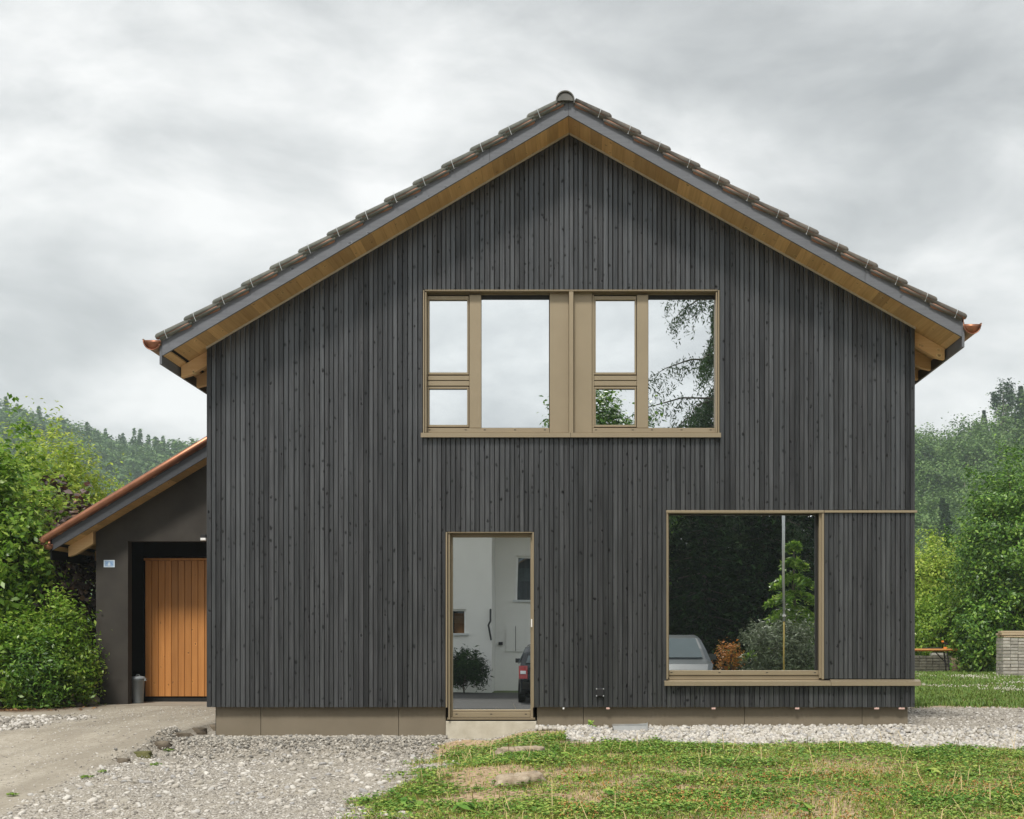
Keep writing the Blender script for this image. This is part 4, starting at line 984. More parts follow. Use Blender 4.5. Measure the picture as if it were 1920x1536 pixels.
MB_ = MB().bbox(0, .5, 0, .3, 0, .08, .01).build('slab', 'paver'); MB_.location = (PX(1748, 25.1), 25.15, gh(11, 25) - .01 + 6 * .088 + .002); tag(MB_, 'pale slab lying on the low paving stack', 'slab')
pk = thing('wooden_crate', 'grey upright wooden crate under the table end', 'crate', loc=(PX(1783, 24.6), 24.6, gh(11, 24.6)))
for i in range(4): MB().bbox(i * .09, i * .09 + .08, 0, .02, 0, .45, .003).build('slat', 'oldboard', pk)
for zz in (.08, .36): MB().box(0, .35, .0205, .05, zz, zz + .06).build('rail', 'oldboard', pk)
# ------------------------------------------------------------------ hills and woods
def hill(name, X0, X1, Y0, Y1, fz_, n=60):
    X = np.linspace(X0, X1, n); Y = np.linspace(Y0, Y1, n); x, y = np.meshgrid(X, Y); z = fz_(x, y)
    i = np.arange(n * n).reshape(n, n); q = np.stack([i[:-1, :-1], i[:-1, 1:], i[1:, 1:], i[1:, :-1]], -1).reshape(-1, 4)
    return npmesh(name, np.stack([x, y, z], -1).reshape(-1, 3), q, 'hillsoil', smooth=True)
def hz_right(x, y):
    crest = 31 + 11 * sst(x, 66, 96) + 9 * sst(x, 96, 180) - 10 * (1 - sst(x, 20, 62))
    return -3 + crest * sst(y, 120, 268) ** 1.0 + 5 * (fbm(x * .03, y * .03, 60) - .5)
def hz_left(x, y):
    crest = 69 + 17 * (1 - sst(x, -245, -150)) + 26 * (1 - sst(x, -330, -240))
    return -3 + crest * sst(y, 250, 505) + 8 * (fbm(x * .02, y * .02, 61) - .5)
tag(hill('hill', 10, 260, 120, 300, hz_right), 'wooded hill rising behind the house at right', None, None, 'structure')
tag(hill('hill_ridge', -420, -40, 250, 520, hz_left), 'far wooded ridge behind the garage at left', None, None, 'structure')
def proto_broad(i, h, r, mat='lf_hill', nleaf=2800, size=.42):
    P, Nn, C = clumps((0, 0, h * .60), (r, r, h * .40), 60, nleaf // 60, r * .15, .6, .6, -.7)
    V, F = leaves(P, Nn, size, .75); mb = MB(); limbs(mb, (0, 0, -.5), C, 7, .22, (0, 0, h * .8), i)
    return V, F, mb
def proto_con(h, r, n=2000, size=.5):
    f = rng.random(n) ** .8; a = rng.uniform(0, 6.28, n); lay = np.floor(f * 13) / 13; rr = r * (1 - lay) ** .9 * rng.random(n) ** .45 + .1
    P = np.stack([rr * np.cos(a), rr * np.sin(a), h * (.10 + .9 * f) - rr * .28], 1); Nn = unit(n) * .5 + np.array([0, 0, .7]) + P * np.array([.15, .15, 0]); Nn /= np.linalg.norm(Nn, axis=1, keepdims=True)
    V, F = leaves(P, Nn, size, .45, droop=.3); mb = MB(); mb.tube([(0, 0, -.5), (0, 0, h * .97)], [.2, .02], 6); return V, F, mb
def proto_pine(h, r):
    P, Nn, C = clumps((0, 0, h * .82), (r, r, h * .17), 30, 46, r * .2, .6, .4, -.8)
    V, F = leaves(P, Nn, .42, .6); mb = MB(); limbs(mb, (0, 0, -.5), C, 8, .17, (0, 0, h * .92), 5); return V, F, mb
protos = [(*proto_broad(1, 12, 4.0), 'lf_hill'), (*proto_broad(2, 14, 3.5), 'lf_hill'), (*proto_broad(3, 10.5, 3.6), 'lf_hill'), (*proto_con(15, 2.6), 'lf_hillcon'), (*proto_pine(15, 2.2), 'lf_hillcon')]
pnames = ['broadleaf_tree', 'broadleaf_tree', 'broadleaf_tree', 'spruce_tree', 'pine_tree']
plabels = ['round crowned hazy broadleaf tree on the right hillside'] * 3 + ['dark pointed spruce on the right hillside', 'tall bare trunked pine on the right hillside']
roots = []
spots = []
r2 = random.Random(5)
yy = 150
while yy < 272:
    xx = .235 * (yy + 15) + r2.uniform(0, 5)
    while xx < .40 * (yy + 15):
        spots.append((xx + r2.uniform(-2, 2), yy + r2.uniform(-2.5, 2.5))); xx += r2.uniform(5.4, 8.6)
    yy += 6.2
for i, (x, y) in enumerate(spots):
    ridge = y > 252
    k = r2.choices(range(5), [3, 3, 3, 3 if ridge else 1.2, 3.2 if (y < 215 and x / (y + 15) < .30) or ridge else .4])[0]
    z = float(hz_right(np.array([x]), np.array([y]))[0])
    first = next((r for r in roots if r[0] == k), None)
    if first is None:
        V, F, mb, m_ = protos[k]
        t = thing(pnames[k], plabels[k], 'tree', 'trees on the right hillside'); npmesh('crown', V, F, m_, t); mb.build('trunk', 'palebark', t, True); roots.append((k, t))
    else: t = copy_tree(first[1])
    t['label'] = plabels[k] + (', along the crest' if y > 250 else ', high on the slope' if y > 215 else ', half way up' if y > 180 else ', near the foot')
    t.location = (x, y, z - .3); t.rotation_euler.z = r2.uniform(0, 6.28); s = r2.uniform(.8, 1.2); t.scale = (s, s, s * r2.uniform(.9, 1.15))
# the far wood at left reads as one mass
def forest(name, label, area, hz, spacing, seed, con_p, scale=1.0, keep=lambda v: -.56 < v < -.26):
    rn = np.random.default_rng(seed); Vs = []; Fs = []; n = 0
    low = []
    for k in range(3):
        P, Nn, C = clumps((0, 0, 6.6), (3.6, 3.6, 5.2), 24, 11, .9, .6, .55, -.6); low.append(leaves(P, Nn, 1.25, .8))
    for k in range(2):
        V, F, _ = proto_con(14, 2.5, 260, 1.2); low.append((V, F))
    X0, X1, Y0, Y1 = area
    for x in np.arange(X0, X1, spacing):
        for y in np.arange(Y0, Y1, spacing):
            xx, yy_ = x + rn.uniform(-.45, .45) * spacing, y + rn.uniform(-.45, .45) * spacing
            vis = xx / (yy_ + 15)
            if not keep(vis): continue
            p = con_p(yy_); k = 3 + rn.integers(0, 2) if rn.random() < p else rn.integers(0, 3)
            V, F = low[k]; a = rn.uniform(0, 6.28); c_, s_ = math.cos(a), math.sin(a); sc_ = rn.uniform(.75, 1.3) * scale
            W = np.stack([V[:, 0] * c_ - V[:, 1] * s_, V[:, 0] * s_ + V[:, 1] * c_, V[:, 2]], 1) * sc_
            W += np.array([xx, yy_, float(hz(np.array([xx]), np.array([yy_]))[0]) - .5]); Vs.append(W); Fs.append(F + n); n += len(V)
    o = npmesh(name, np.concatenate(Vs), np.concatenate(Fs), 'lf_hillmix'); return tag(o, label, 'forest', None, 'stuff')
forest('forest', 'far hazy mixed forest covering the ridge at left', (-300, -90, 350, 512), hz_left, 6.6, 9, lambda y: .30 if y > 460 else .15, .86)

forest('forest', 'woodland flanking the left ridge towards both sides', (-400, -45, 330, 512), hz_left, 11.5, 10, lambda y: .3, 1.05, lambda v: -.80 < v < -.56 or -.26 < v < -.10)
forest('forest', 'woodland flanking the right hill towards both sides', (20, 250, 140, 272), hz_right, 9.0, 12, lambda y: .3, .85, lambda v: .09 < v < .232 or .402 < v < .80)

# ------------------------------------------------------------------ across the yard, behind the camera: what the panes mirror
def MX(px, b): return (px - VX) * (CAM_D + b) / FPX
def MZ(py, b): return CAM_Z + (VY - py) * (CAM_D + b) / FPX
tag(MB().add([(-80, -24.6, -.622), (80, -24.6, -.622), (80, -15.4, -.622), (-80, -15.4, -.622)], [(0, 1, 2, 3)]).build('road', 'asphalt'), 'dark asphalt lane across the yard', None, None, 'structure')
nb = thing('neighbour_house', 'white rendered house across the lane, mirrored in the glazed door', 'house')
xc = MX(921, 25)
def wallwin(x0, x1, yf, z0, z1, wins, nm):
    """white wall with window holes; wins = (xa, xb, za, zb)"""
    m = MB(); xs_ = sorted({x0, x1, *[w_[0] for w_ in wins], *[w_[1] for w_ in wins]})
    for a, b_ in zip(xs_[:-1], xs_[1:]):
        z = z0
        for w_ in sorted([w_ for w_ in wins if w_[0] <= (a + b_) / 2 <= w_[1]], key=lambda q: q[2]):
            m.box(a, b_, yf - .3, yf, z, w_[2]); z = w_[3]
        m.box(a, b_, yf - .3, yf, z, z1)
    o = m.build('wall', 'whitewall', nb)
    for xa, xb, za, zb in wins:
        w_ = part_empty('window', nb)
        MB().box(xa, xb, yf - .16, yf - .14, za, zb).build('pane', 'carglass', w_); MB().box(xa + .02, xb - .02, yf - .30, yf - .28, za, zb).build('dark_room', 'black', w_)
        MB().box(xa, xa + .06, yf - .14, yf - .08, za, zb).build('frame', 'white', w_); MB().box(xb - .06, xb, yf - .14, yf - .08, za, zb).build('frame', 'white', w_)
        MB().box(xa + .061, xb - .061, yf - .14, yf - .08, zb - .06, zb).build('frame', 'white', w_); MB().box(xa - .08, xb + .08, yf - .1, yf + .06, za - .07, za - .002).build('sill', 'steel', w_)
        MB().box(xa + .062, xb - .062, yf - .19, yf - .17, za + (zb - za) * .42, za + (zb - za) * .72).build('blind', 'blindgreen', w_)
wallwin(-13, xc, -25.0, -.66, 5.1, [(MX(830, 25), MX(872, 25), MZ(1187, 25), MZ(1143, 25)), (-9.5, -8.3, 2.6, 4.0), (-11.5, -10.3, .4, 1.7)], 'left')
wallwin(xc + .002, 1.2, -26.4, -.66, 5.1, [(MX(966, 26.4), MX(966, 26.4) + 1.0, MZ(1124, 26.4), MZ(1042, 26.4))], 'right')
MB().box(xc - .3, xc - .001, -26.7, -25.302, -.66, 5.1).build('wall', 'whitewall', nb); MB().box(-13, -12.7, -32, -25.302, -.66, 5.1).build('wall', 'whitewall', nb); MB().box(.9, 1.2, -32, -26.702, -.66, 5.1).build('wall', 'whitewall', nb); MB().box(-13, 1.2, -32.3, -32.002, -.66, 5.1).build('wall', 'whitewall', nb)
def roofslab(y0, z0, y1, z1, nm):
    m = MB(); m.add([(-13.5, y0, z0), (1.6, y0, z0), (1.6, y1, z1), (-13.5, y1, z1), (-13.5, y0, z0 + .2), (1.6, y0, z0 + .2), (1.6, y1, z1 + .2), (-13.5, y1, z1 + .2)], [(0, 3, 2, 1), (4, 5, 6, 7), (0, 1, 5, 4), (1, 2, 6, 5), (2, 3, 7, 6), (3, 0, 4, 7)]); m.build(nm, 'tile_raw', nb)
roofslab(-24.5, 5.12, -28.6, 6.5, 'roof'); roofslab(-32.7, 5.12, -28.6, 6.5, 'roof')
ub = MB().box(MX(948, 26.4), MX(985, 26.4), -26.398, -26.36, MZ(1222, 26.4), MZ(1173, 26.4)).build('meter_cupboard', 'whitewall', nb)
MB().box(MX(966, 26.4), MX(967, 26.4), -26.36, -26.355, MZ(1221, 26.4), MZ(1174, 26.4)).build('door_gap', 'gasket', ub)
MB().box(MX(934, 26.4), MX(942, 26.4), -26.398, -26.33, MZ(1210, 26.4), MZ(1204, 26.4)).build('wall_lamp', 'darksteel', nb)
MB().tube([(xc - .04, -24.95, MZ(1142, 25)), (xc - .04, -24.9, MZ(1165, 25)), (xc - .1, -24.9, MZ(1172, 25)), (xc - .02, -24.9, MZ(1200, 25))], .03, 6).build('wrought_hook', 'darksteel', nb)

def car(name, label, loc, rz, paint, Lc=4.1, Wc=1.74, Hc=1.52, hatch=True):
    t = thing(name, label, 'car', loc=loc, rz=rz)                         # front of the car points to +y
    hw = Wc / 2
    prof = [(-2.02, .34), (-2.05, .60), (-2.0, .92), (-1.93, 1.0), (-1.78, 1.30), (-1.62, 1.43), (-1.1, 1.51), (-.2, 1.52), (.30, 1.45), (.75, 1.22), (1.12, .99), (1.65, .90), (1.92, .78), (2.02, .60), (2.05, .38), (1.9, .22), (-1.85, .22)]
    def wid(z): return hw * (1 if z < .95 else 1 - .26 * ((z - .95) / .57) ** 1.2) * (1 if z > .4 else .97)
    def endf(y): return 1 - .10 * max(0, (abs(y) - 1.55) / .5) ** 2
    n = len(prof); m = MB(); sc_ = Hc / 1.52; ly = Lc / 4.1
    for fx_ in (-1, -.86, .86, 1):
        for y, z in prof:
            k = 1.0 if abs(fx_) < .9 else .95
            yy_ = y * ly * (1.0 if abs(fx_) < .9 else .975); zz = (z - (0 if abs(fx_) < .9 else .03 * (z > .9))) * sc_
            m.v.append((fx_ * wid(z) * endf(y), yy_, zz))
    for r_ in range(3):
        for k in range(n):
            k2 = (k + 1) % n; m.f.append([r_ * n + k, r_ * n + k2, (r_ + 1) * n + k2, (r_ + 1) * n + k]); m.mi.append(0)
    m.f.append(list(range(n))[::-1]); m.mi.append(0); m.f.append(list(range(3 * n, 4 * n))); m.mi.append(0)
    body = m.build('body', paint, t)
    def quad(nm, pts, mat_, par=t, th=.012):
        a = [Vector(p) for p in pts]; nn = (a[1] - a[0]).cross(a[2] - a[0]).normalized()
        q = MB(); q.add([p + nn * th for p in a] + [p - nn * .01 for p in a], [(0, 1, 2, 3), (7, 6, 5, 4), (0, 4, 5, 1), (1, 5, 6, 2), (2, 6, 7, 3), (3, 7, 4, 0)]); return q.build(nm, mat_, par)
    Z = sc_
    ws = quad('windscreen', [(-.68, 1.08 * ly, 1.03 * Z), (.68, 1.08 * ly, 1.03 * Z), (.56, .36 * ly, 1.44 * Z), (-.56, .36 * ly, 1.44 * Z)], 'carscreen')
    quad('rear_window', [(.66, -1.94 * ly, 1.02 * Z), (-.66, -1.94 * ly, 1.02 * Z), (-.56, -1.70 * ly, 1.38 * Z), (.56, -1.70 * ly, 1.38 * Z)], 'carscreen')
    for s_ in (-1, 1):
        pts = [(s_ * .868, -1.6 * ly, 1.0 * Z), (s_ * .868, .95 * ly, 1.0 * Z), (s_ * .69, .25 * ly, 1.41 * Z), (s_ * .69, -1.35 * ly, 1.42 * Z)]
        quad('side_window', pts if s_ > 0 else pts[::-1], 'carscreen')
        quad('headlight', [(s_ * .52, 2.0 * ly, .62 * Z), (s_ * .80, 1.86 * ly, .64 * Z), (s_ * .80, 1.70 * ly, .84 * Z), (s_ * .50, 1.84 * ly, .80 * Z)][::s_], 'headlamp')
        quad('tail_light', [(s_ * .84, -2.0 * ly, .62 * Z), (s_ * .62, -2.06 * ly, .62 * Z), (s_ * .62, -2.0 * ly, .95 * Z), (s_ * .84, -1.94 * ly, .95 * Z)][::s_], 'taillamp')
        quad('tail_light_insert', [(s_ * .80, -2.02 * ly, .74 * Z), (s_ * .66, -2.06 * ly, .74 * Z), (s_ * .66, -2.04 * ly, .82 * Z), (s_ * .80, -2.0 * ly, .82 * Z)][::s_], 'headlamp')
        mi_ = MB().bbox(s_ * .87, s_ * 1.06, .62 * ly, .74 * ly, .98 * Z, 1.10 * Z, .02).build('wing_mirror', paint, t)
        for y in (-1.28 * ly, 1.30 * ly):
            w_ = MB().tube([(s_ * .70, y, .31), (s_ * .875, y, .31)], .31, 20).build('wheel', 'tyre', t)
            MB().tube([(s_ * .84, y, .31), (s_ * .882, y, .31)], .20, 16).build('rim', 'steel', w_)
    quad('grille', [(-.45, 2.06 * ly, .50 * Z), (.45, 2.06 * ly, .50 * Z), (.45, 2.02 * ly, .66 * Z), (-.45, 2.02 * ly, .66 * Z)], 'gasket')
    quad('chrome_strip', [(-.5, 2.05 * ly, .67 * Z), (.5, 2.05 * ly, .67 * Z), (.5, 2.03 * ly, .70 * Z), (-.5, 2.03 * ly, .70 * Z)], 'steel', th=.02)
    quad('bumper_insert', [(.75, -2.055 * ly, .36 * Z), (-.75, -2.055 * ly, .36 * Z), (-.75, -2.065 * ly, .54 * Z), (.75, -2.065 * ly, .54 * Z)], 'gasket')
    return t
cb = 19.5
car('parked_car', 'dark hatchback with red tail lights mirrored in the glazed door', (MX(968, 18) + .89, -20.0, -.621), math.pi, 'darkpaint')
car('parked_car', 'silver grey car facing the house mirrored in the picture window', (MX(1345, 15.9) - .9, -18.2, -.621), 0.0, 'silverpaint', Hc=1.74, Wc=1.80)
plant('low_shrub', 'dark spiky shrub before the white wall mirrored in the door', 'shrub', (MX(868, 23.5), -23.9, -.65), 1.25, .52, 110, 44, .10, .13, 'lf_needle', zlo=-.6, trunk=.03, aspect=.2, nshoot=60, slen=.25)
plant('broadleaf_tree', 'green tree right of the white neighbour house mirrored in the upper window', 'tree', (.6, -29.5, -.65), 9.7, 2.25, 380, 130, .24, .16, 'lf_dark', zlo=-.7, trunk=.16, nshoot=90, slen=.6, base_h=2.2, shell=.35)
def weeping_larch(loc, h):
    t = thing('larch_tree', 'tall weeping larch mirrored in the right upper pane', 'tree', loc=loc); mb = MB(); P = []; 
    mb.tube([(0, 0, -.2), (.1, 0, h * .4), (.05, .1, h * .8), (0, 0, h)], [.2, .15, .08, .02], 9)
    for i in range(100):
        z = h * (.34 + .64 * rng.random() ** 1.35); a = rng.uniform(0, 6.28); l = (h - z) * .30 + 1.1 + rng.uniform(-.3, .8)
        d = np.array([math.cos(a), math.sin(a), 0]); pts = [np.array([0, 0, z]) + d * l * s + np.array([0, 0, .5 * s - .75 * l * s * s * .55]) for s in (0, .35, .7, 1)]
        mb.tube(pts, [.045, .03, .018, .006], 5, False)
        for s in np.linspace(.15, 1, 17):
            p = np.array([0, 0, z]) + d * l * s + np.array([0, 0, .5 * s - .75 * l * s * s * .55]); hang = rng.uniform(.4, 1.4); k = 36
            q = p + rng.normal(size=(k, 3)) * .085; q[:, 2] -= np.linspace(0, hang, k); P.append(q)
    P = np.concatenate(P); Nn = unit(len(P)) + np.array([0, 0, .3]); Nn /= np.linalg.norm(Nn, axis=1, keepdims=True)
    V, F = leaves(P, Nn, .155, .25, droop=1.0); npmesh('crown', V, F, 'lf_larch', t); mb.build('trunk', 'bark', t, True)
weeping_larch((MX(1345, 33), -33.2, -.65), 17.0)
conifer('spruce_tree', 'layered green spruce mirrored at the right of the picture window', (MX(1495, 22), -22.4, -.62), 4.6, 2.0, 'lf_green', layers=9, per=90, needle=.20, droop=.34)
conifer('spruce_tree', 'dark tall spruce behind the silver car mirrored in the picture window', (MX(1325, 27), -27.5, -.65), 7.9, 2.5, 'lf_needle', layers=26, per=60, needle=.22)
conifer('spruce_tree', 'dark spruce furthest right across the lane', (MX(1560, 28), -27.5, -.65), 8.5, 2.6, 'lf_needle', layers=26, per=60, needle=.22)
conifer('spruce_tree', 'dark spruce between the layered spruce and the larch across the lane', (MX(1435, 28), -28, -.65), 8.0, 2.6, 'lf_needle', layers=26, per=60, needle=.22)
plant('round_bush', 'rounded grey olive bush mirrored low in the picture window', 'shrub', (MX(1474, 18), -18.6, -.65), 2.15, .95, 260, 46, .11, .12, 'lf_olive', zlo=-.9, trunk=.04, aspect=.22, nshoot=90, slen=.35)
plant('flowering_shrub', 'orange flowering shrub mirrored left of the olive bush', 'shrub', (MX(1382, 19), -20.6, -.65), 1.55, .34, 46, 26, .08, .075, 'lf_orange', zlo=.2, trunk=.03, aspect=.5)
conifer('spruce_tree', 'dark spruce just left behind the silver car across the lane', (MX(1275, 31), -33.5, -.65), 8.6, 2.6, 'lf_needle', layers=24, per=40, needle=.4)
conifer('spruce_tree', 'dark spruce standing behind the olive bush across the lane', (MX(1500, 33), -35, -.65), 10.0, 3.0, 'lf_needle', layers=24, per=44, needle=.45)
conifer('spruce_tree', 'dark spruce in the back row across the lane behind the larch', (MX(1385, 35), -37, -.65), 10.5, 3.2, 'lf_needle', layers=24, per=44, needle=.45)
plant('laurel_hedge', 'dark laurel hedge closing the far side of the lane', 'hedge', (MX(1400, 27), -30.6, -.65), 4.8, 3.6, 520, 60, .3, .13, 'lf_needle', zlo=-.95, trunk=.08, aspect=.5)
lp = thing('lamp_post', 'slender pale metal post mirrored in the picture window', 'post', loc=(MX(1477, 17), -17.4, -.645))
MB().tube([(0, 0, 0), (0, 0, 2.1)], .02, 10).build('lower_tube', 'yellowpost', lp, True); MB().tube([(0, 0, 2.1), (-.02, 0, 6.0)], [.028, .046], 12).build('upper_tube', 'steel', lp, True); MB().tube([(0, 0, 2.22), (0, 0, 2.27)], .045, 12).build('collar', 'white', lp)

# ------------------------------------------------------------------ stones, grass and weeds
def stones(name, label, pts, size, zoff, mat, sub=1, flat=.6):
    n = len(pts); V0, F0 = ico(sub); k = len(V0)
    sc_ = size[:, None] * np.stack([rng.uniform(.8, 1.3, n), rng.uniform(.65, 1.0, n), rng.uniform(flat * .8, flat * 1.25, n)], 1)
    a = rng.uniform(0, 6.28, n); tl = rng.normal(size=(n, 2)) * .25
    W = V0[None] * sc_[:, None, :] * (1 + rng.uniform(-.16, .16, (n, k)))[..., None]
    W[..., 2] += W[..., 0] * tl[:, :1] + W[..., 1] * tl[:, 1:]
    c, s = np.cos(a)[:, None], np.sin(a)[:, None]
    X = W[..., 0] * c - W[..., 1] * s; Y = W[..., 0] * s + W[..., 1] * c
    z = height(pts[:, 0], pts[:, 1]) + zoff
    W = np.stack([X + pts[:, :1], Y + pts[:, 1:], W[..., 2] + z[:, None]], -1)
    F = (F0[None] + (np.arange(n) * k)[:, None, None]).reshape(-1, 3)
    o = npmesh(name, W.reshape(-1, 3), F, mat, None, True); return tag(o, label, 'gravel', None, 'stuff')
def scatter(n, x0, x1, y0, y1, zone_, power=1.0):
    p = np.stack([rng.uniform(x0, x1, n), rng.uniform(y0, y1, n)], 1); w = weights(p[:, 0], p[:, 1])[zone_]
    return p[rng.random(n) < w ** power]
# coarse gravel in the yard
p = scatter(27000, -5.2, -.9, -6.6, .1, 1); p = p[rng.random(len(p)) < .35 + .65 * sst(fbm(p[:, 0] * 1.2, p[:, 1] * 1.2, 70), .38, .62)]
stones('gravel', 'grey mixed gravel stones lying over the yard', p, .0055 + .012 * rng.random(len(p)) ** 2.5, .001, 'stone_grey')
p = scatter(2600, -10, -6.2, -2.6, 2.8, 1); stones('gravel', 'loose grey gravel patch left of the driveway', p, .018 + .03 * rng.random(len(p)) ** 2, .004, 'stone_grey')
p = scatter(4200, -7.2, -4.0, -6.5, 5.0, 0); stones('gravel', 'sparse pebbles on the dirt driveway', p, .006 + .010 * rng.random(len(p)) ** 3, .0, 'stone_grey')
p = scatter(5200, 3.7, 9.0, -1.6, 4.8, 1); stones('gravel', 'loose gravel on the path right of the house', p, .010 + .018 * rng.random(len(p)) ** 2, .001, 'stone_grey')
p = scatter(700, -4.6, -1.3, -6.4, -.2, 1); stones('gravel', 'larger pale stones scattered over the yard gravel', p, .018 + .02 * rng.random(len(p)) ** 2, .004, 'stone_white', sub=2)
# pebble strip along the plinth
n = 7600; px_ = rng.uniform(PX(1006), 6.6, n); py_ = .09 - rng.random(n) * np.where(px_ < 3.2, 1.15, 1.75)
keep = (weights(px_, py_)[2] < .5) & ~((px_ > 3.9) & (py_ > -.2 - .3 * rng.random(n)) & (rng.random(n) < .85))
sz = .017 + .019 * rng.random(n) ** 1.5; lift = (.008 + .03 * np.clip(1 + py_ / .9, 0, 1)) * rng.random(n)
keep &= ~((px_ > PX(1146)) & (px_ < PX(1217)) & (py_ > -.30)); lift = np.where((px_ > PX(1140)) & (px_ < PX(1217)) & (py_ > -.6), 0, lift)
p = np.stack([px_, py_], 1)[keep]; stones('pebble_strip', 'white rounded pebbles heaped along the right plinth', p, sz[keep], lift[keep], 'stone_white', sub=1, flat=.8)
n = 5200; px_ = rng.uniform(-4.75, PX(838), n); py_ = .09 - np.minimum(rng.exponential(.42, n), 2.2)
sz = .007 + .017 * rng.random(n) ** 2.4; p = np.stack([px_, py_], 1); stones('pebble_strip', 'pale pebbles along the left plinth', p, sz, .012 + .02 * rng.random(n), 'stone_pale', sub=1, flat=.75)

def blades(P, h, w, lean, mat, name, label, cat='grass', seg=2):
    n = len(P); a = rng.uniform(0, 6.28, n); d = np.stack([np.cos(a), np.sin(a), np.zeros(n)], 1); sd_ = np.stack([-d[:, 1], d[:, 0], np.zeros(n)], 1)
    z = height(P[:, 0], P[:, 1]); B = np.stack([P[:, 0], P[:, 1], z - .004], 1); h = h[:, None]; w = w[:, None]; l = (lean * rng.uniform(.3, 1.4, n))[:, None]
    up = np.array([0, 0, 1.0])
    mid = B + up * h * .6 + d * h * l * .35; tip = B + up * h * (1 - .35 * l) + d * h * l
    V = np.stack([B - sd_ * w, B + sd_ * w, mid + sd_ * w * .75, mid - sd_ * w * .75, tip], 1).reshape(-1, 3)
    i = np.arange(n) * 5; F = np.stack([i, i + 1, i + 2, i + 3], 1); F3 = np.stack([i + 3, i + 2, i + 4], 1)
    o = npmesh(name, V, F, mat, None, False, F3); return tag(o, label, cat, None, 'stuff')
def lawn_pts(n, x0, x1, y0, y1, bias=0.0):
    p = np.stack([rng.uniform(x0, x1, n), rng.uniform(y0, y1, n)], 1); w = weights(p[:, 0], p[:, 1])[2]
    cover = sst(fbm(p[:, 0] * 1.1 + 3, p[:, 1] * 1.9, 90), .34, .52); right = sst(p[:, 0], -1.6, .6)
    return p[(rng.random(n) < w) & (rng.random(n) < np.clip(cover * .95 + .30 * right + bias, .03, 1))]
p = lawn_pts(180000, -2.3, 6.9, -7.0, -.4); cl = fbm(p[:, 0] * 2.2, p[:, 1] * 2.2, 95)
blades(p, .016 + .030 * rng.random(len(p)) + .03 * cl, .0022 + .0018 * rng.random(len(p)), 1.15, 'grass', 'grass', 'short green grass of the patchy front lawn')
p = lawn_pts(70000, -2.3, 6.9, -7.0, -.4, .1); p = p[rng.random(len(p)) < .15 + .85 * sst(fbm(p[:, 0] * 1.0, p[:, 1] * 1.6, 140), .42, .62)]; blades(p, .025 + .05 * rng.random(len(p)), .0016 + .0012 * rng.random(len(p)), 1.3, 'strawgrass', 'dry_grass', 'dry yellow grass mixed into the front lawn')
# clover and weed leaves
p = lawn_pts(95000, -2.2, 6.9, -7.0, -.6); cl = fbm(p[:, 0] * 1.4 + 9, p[:, 1] * 1.4, 97); p = p[rng.random(len(p)) < .2 + .8 * sst(cl, .38, .56)]
P3 = np.repeat(p, 3, 0) + rng.normal(size=(len(p) * 3, 2)) * .012; z = height(P3[:, 0], P3[:, 1]) + .018 + .035 * np.repeat(rng.random(len(p)), 3)
Nn = unit(len(P3)) * .45 + np.array([0, 0, 1.0]); Nn /= np.linalg.norm(Nn, axis=1, keepdims=True)
V, F = leaves(np.column_stack([P3, z]), Nn, .027, .8, .5); tag(npmesh('clover', V, F, 'clover'), 'low clover and weed leaves in the front lawn', 'clover', None, 'stuff')
# brown clover heads near the right front
p = lawn_pts(15000, -.2, 6.9, -7.0, -2.6); p = p[rng.random(len(p)) < .6 * sst(-p[:, 1], 2.2, 4.2) * sst(fbm(p[:, 0] * 1.5, p[:, 1] * 1.5, 99), .35, .6)]
stones('clover_heads', 'brown faded clover heads in the near right lawn', p, np.full(len(p), .0078), .042 + .02 * rng.random(len(p)), 'cloverhead', flat=1.0)['category'] = 'clover'
# tall dry stalks
p = lawn_pts(2200, -1.9, 6.5, -7.0, -1.2); p = p[rng.random(len(p)) < .55]
blades(p, .10 + .24 * rng.random(len(p)) ** 2, .0026 + .0012 * rng.random(len(p)), 1.25, 'stalk', 'dry_stalks', 'tall dry straw stalks standing in the front lawn')
# weeds with broad leaves
for i, (x, y, s) in enumerate(((-1.35, -5.0, 1.3), (-.9, -5.3, 1.2), (.2, -4.6, 1.0), (1.6, -5.4, 1.2), (3.1, -3.4, 1.0), (-.2, -2.6, .9), (2.2, -2.1, .9), (4.3, -4.4, 1.1))):
    k = 26; a = rng.uniform(0, 6.28, k); r_ = rng.uniform(.02, .10, k) * s; P_ = np.stack([r_ * np.cos(a), r_ * np.sin(a), .03 + .05 * rng.random(k)], 1); Nn = np.stack([np.cos(a) * .5, np.sin(a) * .5, np.ones(k)], 1); Nn /= np.linalg.norm(Nn, axis=1, keepdims=True)
    V, F = leaves(P_, Nn, .075 * s, .42); t = npmesh('lawn_weed', V, F, 'clover'); t.location = (x, y, gh(x, y)); tag(t, 'broad leaved weed rosette growing in the front lawn', 'weed', 'weed rosettes in the lawn')
for i, (px, py) in enumerate(((315, 1412), (292, 1405), (160, 1460), (192, 1450), (22, 1493))):
    y = -3.0
    for _ in range(6): y = (CAM_Z - gh(PX(px, y), y)) * FPX / (py - VY) - CAM_D
    x = PX(px, y); k = 60; P_ = rng.normal(size=(k, 3)) * np.array([.022, .022, .008]); P_[:, 2] = np.abs(P_[:, 2]) + .012; Nn = unit(k) * .5 + np.array([0, 0, 1]); Nn /= np.linalg.norm(Nn, axis=1, keepdims=True)
    V, F = leaves(P_, Nn, .03, .5); t = npmesh('gravel_weed', V, F, 'lf_green'); t.location = (x, y, gh(x, y)); tag(t, 'small green weed tuft growing between driveway and gravel', 'weed', 'weed tufts on the gravel')
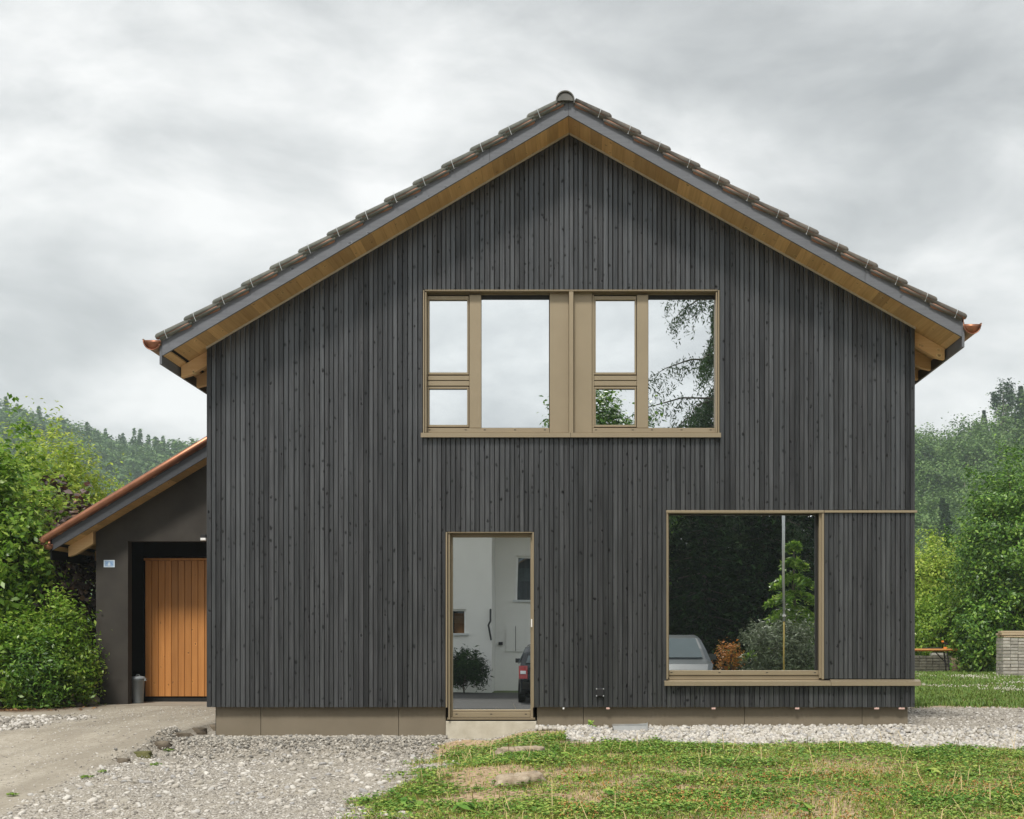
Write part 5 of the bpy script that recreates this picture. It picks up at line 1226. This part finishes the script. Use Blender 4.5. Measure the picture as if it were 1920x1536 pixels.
wd = npmesh('plinth_weed', *leaves(np.abs(rng.normal(size=(26, 3))) * np.array([.04, .03, .03]), np.tile([0, -.5, .8], (26, 1)) / .94, .05, .6), 'clover'); wd.location = (PX(1105, -.05), -.06, .03); tag(wd, 'small leafy weed rising from the pebbles left of the light well', 'weed')
# dry cracked soil clods
for i, (px, py, sx_, lb) in enumerate(((955, 1417, .13, 'cracked pale soil clod in the grass before the door, left half'), (995, 1415, .12, 'cracked pale soil clod in the grass before the door, right half'), (955, 1477, .11, 'cracked dry soil clod nearer the camera, left half'), (992, 1475, .11, 'cracked dry soil clod nearer the camera, right half'))):
    y = -2.0
    for _ in range(6): y = (CAM_Z - gh(PX(px, y), y)) * FPX / (py - VY) - CAM_D
    rock('soil_clod', lb, 'soil clod', (PX(px, y), y, gh(PX(px, y), y) + .012), (sx_, .13, .075), 'clod', 40 + i, None, None, .06)
# back lawn
n = 58000; y = rng.uniform(4.3, 24.4, n); x = (y + 15) * rng.uniform(.19, .46, n); p = np.stack([x, y], 1); p = p[rng.random(n) < weights(x, y)[2]]
blades(p, .05 + .07 * rng.random(len(p)), .006 + .005 * rng.random(len(p)), .7, 'grass2', 'grass', 'lush green grass behind the house at right')
n = 5200; y = rng.uniform(6.5, 20, n); x = (y + 15) * rng.uniform(.24, .42, n); k = sst(fbm(x * .5, y * .35, 120), .42, .6) * sst(y, 7, 9) * (1 - sst(x / (y + 15), .30, .38)); p = np.stack([x, y], 1)[rng.random(n) < k]
stones('clover_flowers', 'white clover flowers in the back lawn', p, np.full(len(p), .013), .09 + .03 * rng.random(len(p)), 'cloverwhite', flat=1.0)['category'] = 'clover'
n = 1200; y = rng.uniform(3.2, 6.5, n); x = rng.uniform(-11, -7.2, n); p = np.stack([x, y], 1); p = p[rng.random(n) < weights(x, y)[3]]
Nn = unit(len(p)) * .5 + np.array([0, 0, 1.0]); Nn /= np.linalg.norm(Nn, axis=1, keepdims=True)
V, F = leaves(np.column_stack([p, height(p[:, 0], p[:, 1]) + .012]), Nn, .06, .6); tag(npmesh('leaf_litter', V, F, 'litter'), 'dry brown fallen leaves under the hedge', 'leaves', None, 'stuff')

# ------------------------------------------------------------------ haze
hm = bpy.data.materials.new('haze'); hm.use_nodes = True; ht = hm.node_tree; ht.nodes.clear()
pv = N(ht, 'ShaderNodeVolumePrincipled'); pv.inputs['Color'].default_value = (.80, .92, 1.0, 1); pv.inputs['Density'].default_value = 0.00042; pv.inputs['Anisotropy'].default_value = .2
L(ht, pv.outputs[0], N(ht, 'ShaderNodeOutputMaterial').inputs['Volume'])
hz_ = MB().box(-500, 500, -150, 612, -5.5, 118).build('haze', hm); tag(hz_, 'thin pale haze over the valley', 'haze', None, 'stuff')
